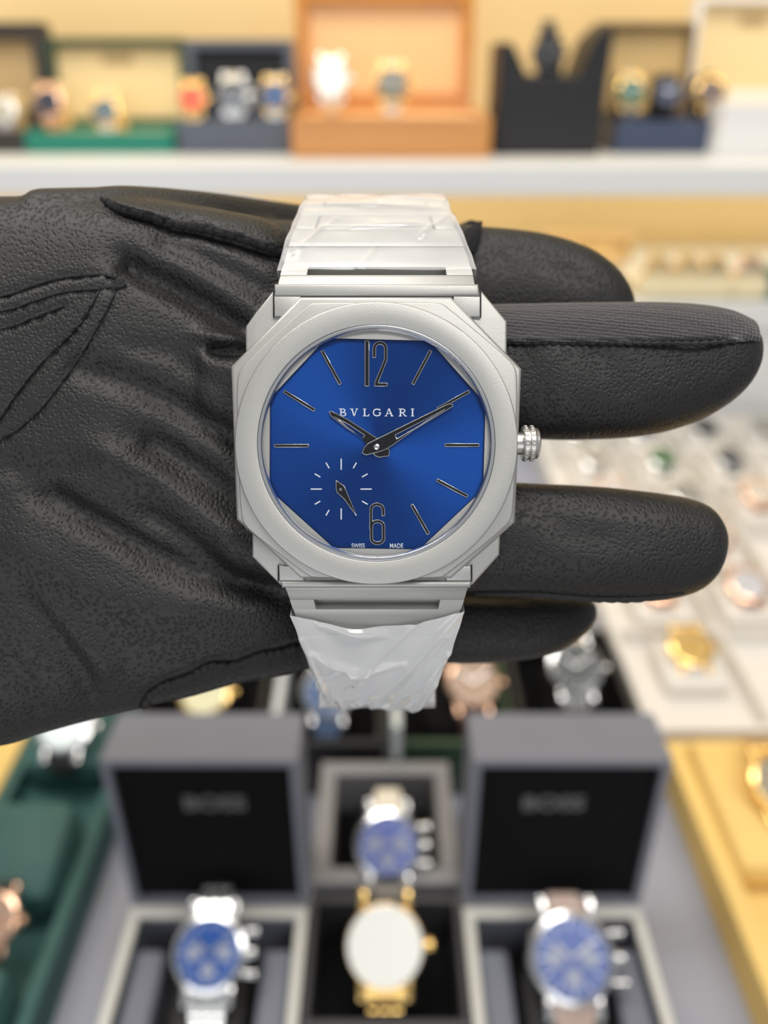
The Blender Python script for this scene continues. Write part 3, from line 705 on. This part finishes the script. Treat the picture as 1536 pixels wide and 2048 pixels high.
# knitted side panel of the middle finger
bm = NB(); st = S_mid[1:-1]
st = st[:-1]; P = catmull([Vector((s[0], s[1], s[2])) for s in st], 8); Q = catmull([Vector((s[3], s[4], 0)) for s in st], 8); rings = []
edge_py = lambda x: 684+ (x-1000)*.006 if x < 1400 else 686-(x-1400)*.06
for a, b in zip(P, Q):
    zc, th = b.x, b.y; top, bot = W(a.x, a.y, zc), W(a.x, a.z, zc); c = (top+bot)/2; hy = (top.y-bot.y)/2; hz = th/2000; r = []
    for i in range(26):
        q = -1.2+2.72*i/25
        cs, sn = math.cos(q), math.sin(q)
        fz = math.copysign(abs(sn)**(2/2.6), sn); fy = math.copysign(abs(cs)**(2/2.6), cs)
        r.append((c.x, c.y+hy*fy+.0003*fy, c.z+hz*fz+.00035*fz))
    # clip lower front rim at seam line
    yl = W(a.x, edge_py(a.x), zc+th/2*.9).y
    r2 = [(p[0], max(p[1], yl if p[2] > c.z else -9), p[2]) for p in r]
    rings.append([bm.verts.new(p) for p in r2])
for j in range(len(rings)-1):
    for i in range(25): bm.faces.new((rings[j][i], rings[j][i+1], rings[j+1][i+1], rings[j+1][i]))
bmesh.ops.remove_doubles(bm, verts=bm.verts, dist=1e-6)
bmesh.ops.recalc_face_normals(bm, faces=bm.faces)
kp = mk('knit_panel', bm, m_knit, hand, 'all'); md = kp.modifiers.new('s', 'SOLIDIFY'); md.thickness = .0004; md.offset = 0
tag(kp, 'knitted fabric side panel')
L = [W(x, edge_py(x)+1, -7.4-(max(0, x-1380)/130)**2*5) for x in range(1010, 1500, 6)]
mk('panel_edge', tube(NB(), L, lambda i: .00035*(1+.5*math.sin(i*2.0)), 8), m_thread, hand, True)

# ------------------------------------------------------------------ the watch
OP = W(752, 890, 0)
watch = thing('wrist_watch', 'octagonal titanium wristwatch with blue dial held on the black gloved hand', 'watch', (0, 0, 0))
watch.matrix_world = HF @ Matrix.Translation(OP)
def L_(pts, z): return [((W(x, y, z)-OP).x, (W(x, y, z)-OP).y) for x, y in pts]
def Z(pts): return [(440+x/2.327, 560+y/2.327) for x, y in pts]       # measurements taken on an enlarged view
MM = .001
oct_low = [(548, 580), (533, 597), (511, 622), (491, 655), (491, 697), (492, 1020), (502, 1072), (504, 1114), (558, 1168), (562, 1172), (945, 1172), (999, 1112), (1001, 1071), (1014, 1020), (1014, 700), (1014, 642), (966, 584), (962, 578)]
oct_low = [(548, 578), (511, 624), (491, 652), (491, 700), (504, 1076), (504, 1114), (560, 1170), (945, 1170), (999, 1110), (1001, 1071), (1014, 700), (1014, 642), (964, 582)]
oct_mid = [(461, 731), (472, 1039), (601, 1158), (903, 1158), (1031, 1045), (1044, 736), (903, 592), (600, 592)]
def scale(pts, k, c=(752, 884)): return [(c[0]+(x-c[0])*k, c[1]+(y-c[1])*k) for x, y in pts]
case = mk('case', prism(NB(), L_(oct_low, -2.6), -5.4*MM, -2.6*MM, .00035), m_titan, watch, True)
HOLE = [(752.5+236*math.cos(2*math.pi*i/96), 886+235*math.sin(2*math.pi*i/96)) for i in range(96)]
def holed(name, pts, z0, z1, bev, hz=-1.0):
    bm = prism(NB(), L_(pts, z1), z0*MM, z1*MM, bev)
    hp = L_(HOLE, hz); n0 = len(bm.verts)
    # open the middle: cut the solid with the round bore
    o = mk(name, bm, m_titan, watch, True)
    cb = NB(); prism(cb, hp, -2.2*MM, 2*MM); c = mk('bore', cb, m_titan, watch)
    md = o.modifiers.new('b', 'BOOLEAN'); md.object = c; md.operation = 'DIFFERENCE'; md.solver = 'EXACT'
    bpy.context.view_layer.update(); me = bpy.data.meshes.new_from_object(o.evaluated_get(bpy.context.evaluated_depsgraph_get()))
    o.modifiers.clear(); o.data = me; me.polygons.foreach_set('use_smooth', [True]*len(me.polygons)); me.set_sharp_from_angle(angle=math.radians(35))
    bpy.data.objects.remove(c); return o
holed('case_flank', oct_mid, -4.6, -1.7, .0006)
# third layer: soft cornered octagon
oc3 = Z([(60, 455), (105, 375), (405, 100), (440, 92), (1010, 92), (1050, 100), (1370, 370), (1400, 440), (1378, 1090), (1350, 1150), (1060, 1385), (1020, 1398), (440, 1398), (400, 1385), (120, 1170), (82, 1110)])
def chaikin(p, n=2):
    for _ in range(n):
        q = []
        for i in range(len(p)):
            a, b = Vector(p[i]), Vector(p[(i+1) % len(p)]); q += [tuple(a*.8+b*.2), tuple(a*.2+b*.8)]
        p = q
    return p
holed('case_step', scale(chaikin(oc3), .985), -1.69, -1.0, .0003)
cx, cy = 752.5, 886
def ring_profile(bm, prof, n=160):
    """prof of (rx px, ry px, z mm)"""
    rings = []
    for rx, ry, z in prof: rings.append([bm.verts.new(W(cx+rx*math.cos(2*math.pi*i/n), cy+ry*math.sin(2*math.pi*i/n), z)-OP) for i in range(n)])
    for j in range(len(rings)-1):
        for i in range(n): bm.faces.new((rings[j][i], rings[j][(i+1) % n], rings[j+1][(i+1) % n], rings[j+1][i]))
    bmesh.ops.recalc_face_normals(bm, faces=bm.faces)
    return bm
bz = ring_profile(NB(), [(283, 283, -1.2), (282.7, 282.7, -.12), (281.5, 281.5, .02), (279, 279, .07), (241, 240, .10), (238.5, 237.5, .04), (236.5, 235.5, -.25), (235.5, 234.5, -1.0)])
# inner lip offset is centred slightly lower
mk('bezel', bz, m_titan, watch, True)
bm = ring_profile(NB(), [(237, 236, -.05), (234, 233, -.02), (231, 230, -.05), (228, 227, -.3), (226, 225, -.9)])
tag(mk('rehaut', bm, mat('satin_ring', (.62, .64, .66), .2, metal=.9), watch, True), 'polished inner ring')
dial_px = Z([(500, 270), (970, 282), (992, 300), (1228, 565), (1236, 590), (1226, 950), (1214, 985), (935, 1248), (905, 1254), (545, 1248), (520, 1240), (238, 985), (230, 955), (232, 560), (242, 540), (478, 288)])
n = 96
fl_out = [W(cx+236*math.cos(2*math.pi*i/n), cy+235*math.sin(2*math.pi*i/n), -1.0)-OP for i in range(n)]
# flange plate with octagonal opening
me = curve_mesh([[(p.x, p.y) for p in fl_out], L_(scale(dial_px, 1.0), -1.0)], -1.12*MM, .0001, 0)
tag(mk('flange', me, m_titan, watch), 'titanium flange around the octagonal dial')
bm = prism(NB(), L_(scale(dial_px, 1.03), -1.7), -1.9*MM, -1.7*MM); dial = mk('dial', bm, m_dial, watch)
me = curve_mesh([L_(scale(dial_px, 1.004), -1.2), L_(scale(dial_px, .992), -1.5)], -1.4*MM, .0001, 0)
mk('dial_bevel', me, mat('blue_bevel', (.01, .03, .12), .25, metal=.6), dial)
bm = NB(); lathe(bm, [(15.9*MM, -.25*MM), (16.1*MM, -.1*MM), (15.6*MM, .02*MM), (0.01*MM, .03*MM)], 96, c=((W(cx, cy, 0)-OP).x, (W(cx, cy, 0)-OP).y, 0))
mk('crystal', bm, m_glass, watch, True)
ZD = -1.7
def stroke(pts, wd, closed=False):
    """outline of a polyline of width wd (photo pixels of the enlarged view)"""
    P = [Vector(p) for p in pts]; l, r = [], []
    for i, p in enumerate(P):
        a = P[i-1] if (i or closed) else P[i]; b = P[(i+1) % len(P)] if (i < len(P)-1 or closed) else P[i]
        t0 = (p-a).normalized() if (p-a).length else (b-p).normalized(); t1 = (b-p).normalized() if (b-p).length else t0
        nn = Vector((-(t0+t1).y, (t0+t1).x)).normalized(); k = wd/2/max(.5, nn.dot(Vector((-t0.y, t0.x))))
        l.append(tuple(p+nn*k)); r.append(tuple(p-nn*k))
    return [l, r] if closed else [l+r[::-1]]
def applied(name, loops, z=ZD, parent=dial, h=.10, label=None):
    lo = [L_(Z(l), z) for l in loops]
    ar = lambda L: abs(sum(L[i-1][0]*L[i][1]-L[i][0]*L[i-1][1] for i in range(len(L))))
    inn = []
    loops = sorted(loops, key=ar, reverse=True); lo = [L_(Z(l), z) for l in loops]
    for n_, L in enumerate(loops):
        c2 = sorted(stroke(L, 4.4 if h > .08 else 5.0, True), key=ar); inn.append(L_(Z(c2[0] if n_ == 0 else c2[1]), z))
    a = curve_mesh(lo, (z+h)*MM, h*MM, .00003, .0)
    b = curve_mesh(inn, (z+2*h+.04)*MM, .00003, 0)
    bm = join_meshes([a, b]); o = mk(name, bm, [m_chrome, m_hand_black], parent)
    if label: o['label'] = label
    return o
for a, b in [((475, 330), (560, 486)), ((980, 330), (897, 486)), ((299, 519), (441, 607)), ((1159, 519), (1012, 601)), ((253, 772), (413, 772)), ((1046, 769), (1205, 769)), ((1009, 931), (1151, 1007)), ((892, 1046), (970, 1182))]:
    applied('hour_marker', stroke([a, b], 14))
def arc(c, rx, ry, a0, a1, n=14): return [(c[0]+rx*math.cos(math.radians(a0+(a1-a0)*i/n)), c[1]+ry*math.sin(math.radians(a0+(a1-a0)*i/n))) for i in range(n+1)]
def merge(a, b, name):
    bm = NB(); bm.from_mesh(a.data); bm.from_mesh(b.data); bm.to_mesh(a.data); bm.free(); bpy.data.objects.remove(b); a.name = name
merge(applied('numeral_twelve', stroke([(684, 284), (684, 495)], 20)),
      applied('digit', stroke([(718, 363), (718, 318)]+arc((745, 318), 26, 24, 190, 350)+[(771, 318), (771, 372), (766, 385), (727, 480), (727, 488), (779, 488)], 15)), 'numeral_twelve')
merge(applied('numeral_six', stroke([(760, 1098), (760, 1070)]+arc((731, 1068), 28, 24, 350, 190)+[(703, 1072), (703, 1160)], 14)),
      applied('digit', stroke(arc((733, 1145), 28, 22, 180, 360, 10)+[(761, 1200)]+arc((733, 1203), 28, 22, 0, 180, 10)+[(705, 1150)], 14, True)), 'numeral_six')
def flat(name, polys, z, h=.02, m=m_print, parent=dial):
    ms = [curve_mesh([L_(Z(p), z) for p in loops], z*MM, h*MM, 0) for loops in polys]
    bm = NB()
    for q in ms: bm.from_mesh(q)
    return mk(name, bm, m, parent)
# letters of the maker's name, serif capitals between y 598 and 634
T, Bm = 599, 634
def serif(x, y, w=15): return stroke([(x-w/2, y), (x+w/2, y)], 3.2)
pol = []
def st(pts, w_): pol.append(stroke(pts, w_))
st([(563, T), (563, Bm)], 6.5); pol.append(serif(561, T+1)); pol.append(serif(561, Bm-1))
st([(560, T+1.2), (574, T+1.5), (581, T+5), (581, T+11), (574, T+16), (562, T+16.5)], 4.5); st([(562, T+16.5), (576, T+17.5), (585, T+22), (585, T+29), (577, Bm-1.5), (560, Bm-1.5)], 4.5)
st([(613, T), (625, Bm-1)], 6); st([(637, T), (625, Bm-1)], 3.6); pol.append(serif(612, T+1)); pol.append(serif(637, T+1, 12))
st([(673, T), (673, Bm)], 6.5); pol.append(serif(673, T+1)); st([(665, Bm-1.5), (692, Bm-1.5), (693, Bm-10)], 3.6)
st([(744, T+8), (738, T+3), (729, T+1.5), (719, T+5), (714, T+14), (715, T+24), (721, T+31), (731, Bm-1.5), (741, Bm-4), (745, Bm-8), (745, T+20)], 5); pol.append(serif(744, T+19, 13)); st([(745, T), (745, T+9)], 2.5)
st([(772, Bm), (786, T-1)], 3.6); st([(786, T-1), (801, Bm)], 6.2); st([(777, Bm-12), (796, Bm-12)], 3); pol.append(serif(772, Bm-1, 12)); pol.append(serif(801, Bm-1, 13))
st([(840, T), (840, Bm)], 6.5); pol.append(serif(839, T+1)); pol.append(serif(839, Bm-1)); st([(840, T+1.5), (853, T+2), (860, T+6), (860, T+13), (852, T+18), (840, T+18)], 4.5); st([(849, T+18), (863, Bm)], 5.5); pol.append(serif(865, Bm-1, 9))
st([(896, T), (896, Bm)], 6.5); pol.append(serif(896, T+1)); pol.append(serif(896, Bm-1))
flat('lettering', pol, ZD+.03, .015)
for s, x in (('SWISS', 643), ('MADE', 821)):
    me = text_mesh(s, .00092, .000015, .78, .000008); p = W(*Z([(x, 1238)])[0], ZD)-OP
    me.transform(Matrix.Translation((p.x, p.y, (ZD+.03)*MM))); mk('small_lettering', me, m_print, dial)
for i in range(12):
    a = i*math.pi/6; c = (564, 973); r0 = 90 if i % 3 == 0 else 112
    flat('subdial_tick', [stroke([(c[0]+math.sin(a)*r0, c[1]-math.cos(a)*r0), (c[0]+math.sin(a)*142, c[1]-math.cos(a)*142)], 5.5)], ZD+.03, .015)
# hands
applied('hour_hand', [[(507, 613), (522, 612), (600, 652), (728, 735), (775, 765), (790, 797), (786, 820), (760, 823), (740, 826), (722, 818), (700, 795), (665, 738), (590, 690), (516, 634)],
                      [(530, 635), (600, 674), (672, 722), (664, 738), (596, 686)]], ZD+.35, watch, .06, 'skeleton hour hand pointing to ten')
applied('minute_hand', [[(660, 806), (672, 778), (690, 760), (735, 738), (900, 656), (1062, 577), (1082, 578), (1084, 588), (1060, 604), (900, 700), (800, 772), (770, 790), (740, 800), (680, 815)],
                        [(816, 722), (930, 664), (1048, 600), (1040, 606), (930, 676), (822, 740)]], ZD+.62, watch, .06, 'skeleton minute hand pointing to two')
applied('seconds_hand', [[(540, 933), (552, 940), (577, 957), (590, 985), (634, 1092), (620, 1078), (580, 1022), (545, 990), (540, 972)]], ZD+.30, watch, .05)
p = W(*Z([(562, 975)])[0], ZD)-OP; bm = NB(); lathe(bm, [(.20*MM, (ZD+.3)*MM), (.20*MM, (ZD+.5)*MM), (.08*MM, (ZD+.5)*MM), (.08*MM, (ZD+.45)*MM)], 20, c=(p.x, p.y, 0)); mk('seconds_pinion', bm, m_chrome, watch, True)
p = W(*Z([(729, 777)])[0], ZD+.8)-OP; bm = NB(); lathe(bm, [(.47*MM, (ZD+.2)*MM), (.47*MM, (ZD+.8)*MM), (.38*MM, (ZD+.95)*MM), (.15*MM, (ZD+1.02)*MM)], 28, c=(p.x, p.y, 0)); mk('hand_pinion', bm, m_silver, watch, True)
# crown
p0 = W(1036, 887, -3.1)-OP
bm = NB(); R_ = 2.5*MM
lathe(bm, [(1.6*MM, -1*MM), (1.6*MM, .45*MM), (R_*.93, .5*MM), (R_, .7*MM), (R_, 1.25*MM), (R_*.9, 1.35*MM), (R_*.9, 1.45*MM), (R_, 1.55*MM), (R_, 2.15*MM), (R_*.92, 2.3*MM), (R_*.9, 2.4*MM), (R_*.86, 2.75*MM), (R_*.7, 3.0*MM), (R_*.4, 3.05*MM)], 48, axis='X')
for i in range(22):
    a = 2*math.pi*i/22
    for xx in (.97, 1.85): box(bm, (xx*MM, R_*1.0*math.cos(a), R_*1.0*math.sin(a)), (.42*MM, .40*MM, .22*MM), .00006, Matrix.Rotation(a-math.pi/2, 3, 'X'), 1)
o = mk('crown', bm, m_titan, watch, True); o.location = p0
o.data.materials[0] = mat('satin_titanium', (.62, .61, .58), .3, metal=.9)
# bracelet: path behind the case, angle grows with length
def path(y0, z0, a0, a1, L, sgn, n=160, extra=0):
    out = []; y, z = y0, z0
    for i in range(n+1):
        s = L*i/n; out.append((s, y, z, math.radians(a0+(a1-a0)*(i/n))))
        a = out[-1][3]; y += sgn*math.cos(a)*L/n; z -= math.sin(a)*L/n
    return out
pT = path(32.4, -2.9, 28, 88, 50, 1)
pB = path(-10.8, -2.9, 22, 96, 50, -1)
def pos(P, s):
    L = P[-1][0]; f = max(0, min(.99999, s/L))*(len(P)-1); i = int(f); t = f-i; a, b = P[i], P[i+1]
    return [a[k]+(b[k]-a[k])*t for k in range(1, 4)]
def plate(bm, P, sgn, s0, s1, x0, x1, zt, th, bev=.15, xf0=None, xf1=None):
    """curved plate between arc lengths s0..s1, x range (fractions of width), lifted zt, thickness th"""
    n = 4; rows = []
    for i in range(n+1):
        s = s0+(s1-s0)*i/n; y, z, a = pos(P, s); ny, nz = sgn*math.sin(a), math.cos(a)
        hw, xc = wid(P, s); row = []
        for x, q in ((x0, 0), (x1, 0), (x1, 1), (x0, 1)):
            h = zt-q*th
            row.append(bm.verts.new(Vector(((xc+x*hw)*MM, (y+ny*h)*MM, (z+nz*h)*MM))-OP))
        rows.append(row)
    fs = [bm.faces.new(rows[0]), bm.faces.new(rows[-1][::-1])]
    for i in range(n):
        for k in range(4): fs.append(bm.faces.new((rows[i][k], rows[i+1][k], rows[i+1][(k+1) % 4], rows[i][(k+1) % 4])))
    bmesh.ops.recalc_face_normals(bm, faces=fs)
    if bev:
        es = [e for e in bm.edges if e.is_valid and all(v in rows[0]+rows[-1] or True for v in e.verts) and any(e in f.edges for f in fs[:2])]
        es += [e for i in range(n) for k in range(4) for e in [bm.edges.get((rows[i][k], rows[i+1][k]))] if e]
        bmesh.ops.bevel(bm, geom=list(set(es)), offset=bev*MM, segments=2, affect='EDGES', profile=.5)
TW = [(395, 618, 885), (420, 604, 896), (450, 590, 910), (480, 580, 924), (510, 570, 937), (545, 560, 947), (575, 552, 953)]
BW = [(1172, 567, 939), (1200, 578, 930), (1260, 598, 910), (1300, 612, 898), (1340, 628, 880), (1380, 642, 866)]
def wid(P, s):
    y, z, a = pos(P, s); py = 1024-y*F/(D-z); tab = TW if P is pT else BW
    py = max(tab[0][0], min(tab[-1][0], py)); l, r = [float(np.interp(py, [t[0] for t in tab], [t[k] for t in tab])) for k in (1, 2)]
    k = (D-z)/F
    return (r-l)/2*k, ((l+r)/2-768)*k
def links(P, sgn, first, n, pitch):
    s = first
    for i in range(n):
        bm = NB(); hl = pitch*.5
        # broad bar then a narrower raised centre with side arms (H shaped link)
        plate(bm, P, sgn, s, s+hl-.15, -1, 1, 0, 1.7, .2)
        plate(bm, P, sgn, s+hl-.15, s+pitch-.3, -.72, .72, -.25, 1.3, .12)
        plate(bm, P, sgn, s+hl+.9, s+pitch-.3, -.70, .70, .0, 1.3, .15)
        mk('bracelet_link', bm, m_titan, watch, True)
        bm = NB()
        plate(bm, P, sgn, s+hl+.05, s+pitch-.1, -.985, -.745, -.05, 1.6, .15); plate(bm, P, sgn, s+hl+.05, s+pitch-.1, .745, .985, -.05, 1.6, .15)
        mk('bracelet_side_link', bm, m_titan, watch, True)
        s += pitch
def first_link(P, sgn, name):
    bm = NB()
    plate(bm, P, sgn, -.2, 2.0, -.99, .99, 0, 1.8, .1)
    plate(bm, P, sgn, 1.98, 3.62, -.99, -.72, 0, 1.8, 0); plate(bm, P, sgn, 1.98, 3.62, .72, .99, 0, 1.8, 0)
    plate(bm, P, sgn, 1.9, 3.7, -.73, .73, -1.75, .3, 0)
    plate(bm, P, sgn, 3.6, 8.2, -.99, .99, 0, 1.8, .15)
    mk(name, bm, m_titan, watch, True)
first_link(pT, 1, 'bracelet_link'); links(pT, 1, 8.5, 4, 10.0)
first_link(pB, -1, 'bracelet_link'); links(pB, -1, 8.4, 4, 10.0)
# end links: bar and two prongs let into the case
def end_link(bar, prongs, nm):
    bm = NB(); prism(bm, L_(bar, -1.9), -4.8*MM, -1.9*MM, .0004)
    for p in prongs: prism(bm, L_(p, -2.0), -4.6*MM, -2.0*MM, .0002)
    mk(nm, bm, m_titan, watch, True)
end_link([(548, 567), (957, 567), (961, 592), (547, 592)], [[(547.5, 592), (602, 592), (602, 633), (548, 633)], [(907, 592), (961, 592), (961, 634), (907, 634)]], 'end_link')
end_link([(560, 1162), (944, 1162), (941, 1176), (563, 1176)], [[(557, 1131), (608, 1134), (608, 1162), (558, 1162)], [(892, 1134), (942, 1131), (943, 1162), (892, 1162)]], 'end_link')
m_gap = mat('joint_gap', (.02, .02, .02), .6)
for x, y0, y1 in ((546.5, 578, 634), (962, 578, 634), (556, 1130, 1164), (944, 1130, 1164)):
    bm = NB(); a = W(x-.8, y0, -2.0)-OP; b = W(x+.8, y1, -2.0)-OP
    mk('joint_gap', span(a.x, b.x, b.y, a.y, -2.9*MM, -1.98*MM), m_gap, watch)
# plastic film around both bracelet halves
def film(P, sgn, s0, s1, folds, nm, edge, label, amp=.25, m=None):
    bm = NB(); nu, nvv = 130, 150; rows = []; rr = np.random.RandomState(5 if sgn > 0 else 9)
    waves = [(rr.uniform(.3, 1.1), rr.uniform(0, 6.28), rr.uniform(0, 6.28)) for _ in range(12)]
    for j in range(nvv+1):
        row = []
        for i in range(nu+1):
            u = -1.18+2.36*i/nu
            s = s0+edge(u)+(s1-s0-edge(u))*j/nvv
            y, z, a = pos(P, s); hw, xc = wid(P, s); ny, nz = sgn*math.sin(a), math.cos(a)
            x = max(-1.035, min(1.035, u)); drop = max(0, abs(u)-1.03)*hw*1.0
            h = .45-drop*1.2-.25*max(0, abs(u)-.85)
            for f, ph, an in waves: h += amp*.13*math.sin(f*(x*hw*math.cos(an)+s*math.sin(an))+ph)
            for (ua, sa, ub, sb, am, wdt) in folds:
                ax, ay, bx_, by = ua*hw, sa, ub*hw, sb; dx, dy = bx_-ax, by-ay
                t = max(0, min(1, ((x*hw-ax)*dx+(s-ay)*dy)/(dx*dx+dy*dy))); dd = math.hypot(x*hw-ax-t*dx, s-ay-t*dy)
                h += am*math.exp(-(dd/wdt)**2)*(.3+.7*math.sin(math.pi*min(.95, max(.05, t))))
            row.append(bm.verts.new(Vector(((xc+x*hw*(1+.0)+ (0.05*math.sin(s*1.1+i*.01) if abs(u) > 1 else 0))*MM, (y+ny*h)*MM, (z+nz*h)*MM))-OP))
        rows.append(row)
    for j in range(nvv):
        for i in range(nu): bm.faces.new((rows[j][i], rows[j][i+1], rows[j+1][i+1], rows[j+1][i]))
    bmesh.ops.recalc_face_normals(bm, faces=bm.faces)
    tag(mk(nm, bm, m or m_film, watch, 'all'), label)
film(pT, 1, 2.6, 47, [(-.7, 12, .6, 14, .35, .6), (-.9, 22, .9, 20, .5, .9), (.2, 28, 1, 24, .5, .6), (-.9, 6, -.5, 16, .35, .5), (-.2, 2.5, .0, 8, .25, .4), (.5, 10, .95, 17, .35, .5)], 'protective_film', lambda u: 0, 'clear plastic film around the upper bracelet', .35)
FB = [(x[0], x[1], x[2], x[3], x[4]*1.7, x[5]) for x in [(1.0, 4, -.3, 30, .75, .55), (.9, 8, -.1, 34, .65, .5), (1.0, 12, .2, 36, .7, .5), (.6, 4, -.6, 22, .45, .5), (1.0, 20, .5, 38, .6, .5), (-.7, 6, .1, 8, .8, .7), (-.9, 12, -.3, 17, .7, .7), (-.9, 18, .4, 14, .5, .6), (-.7, 24, -.5, 36, .5, .6), (-1, 9, -.85, 30, .5, .5), (.3, 26, 1, 14, .6, .4)]]
film(pB, -1, 4.0, 49, FB, 'protective_film', lambda u: 2.4*(1-min(1, abs(u))**2)-.3*u, 'crinkled clear plastic film around the lower bracelet', .5, m_film2)
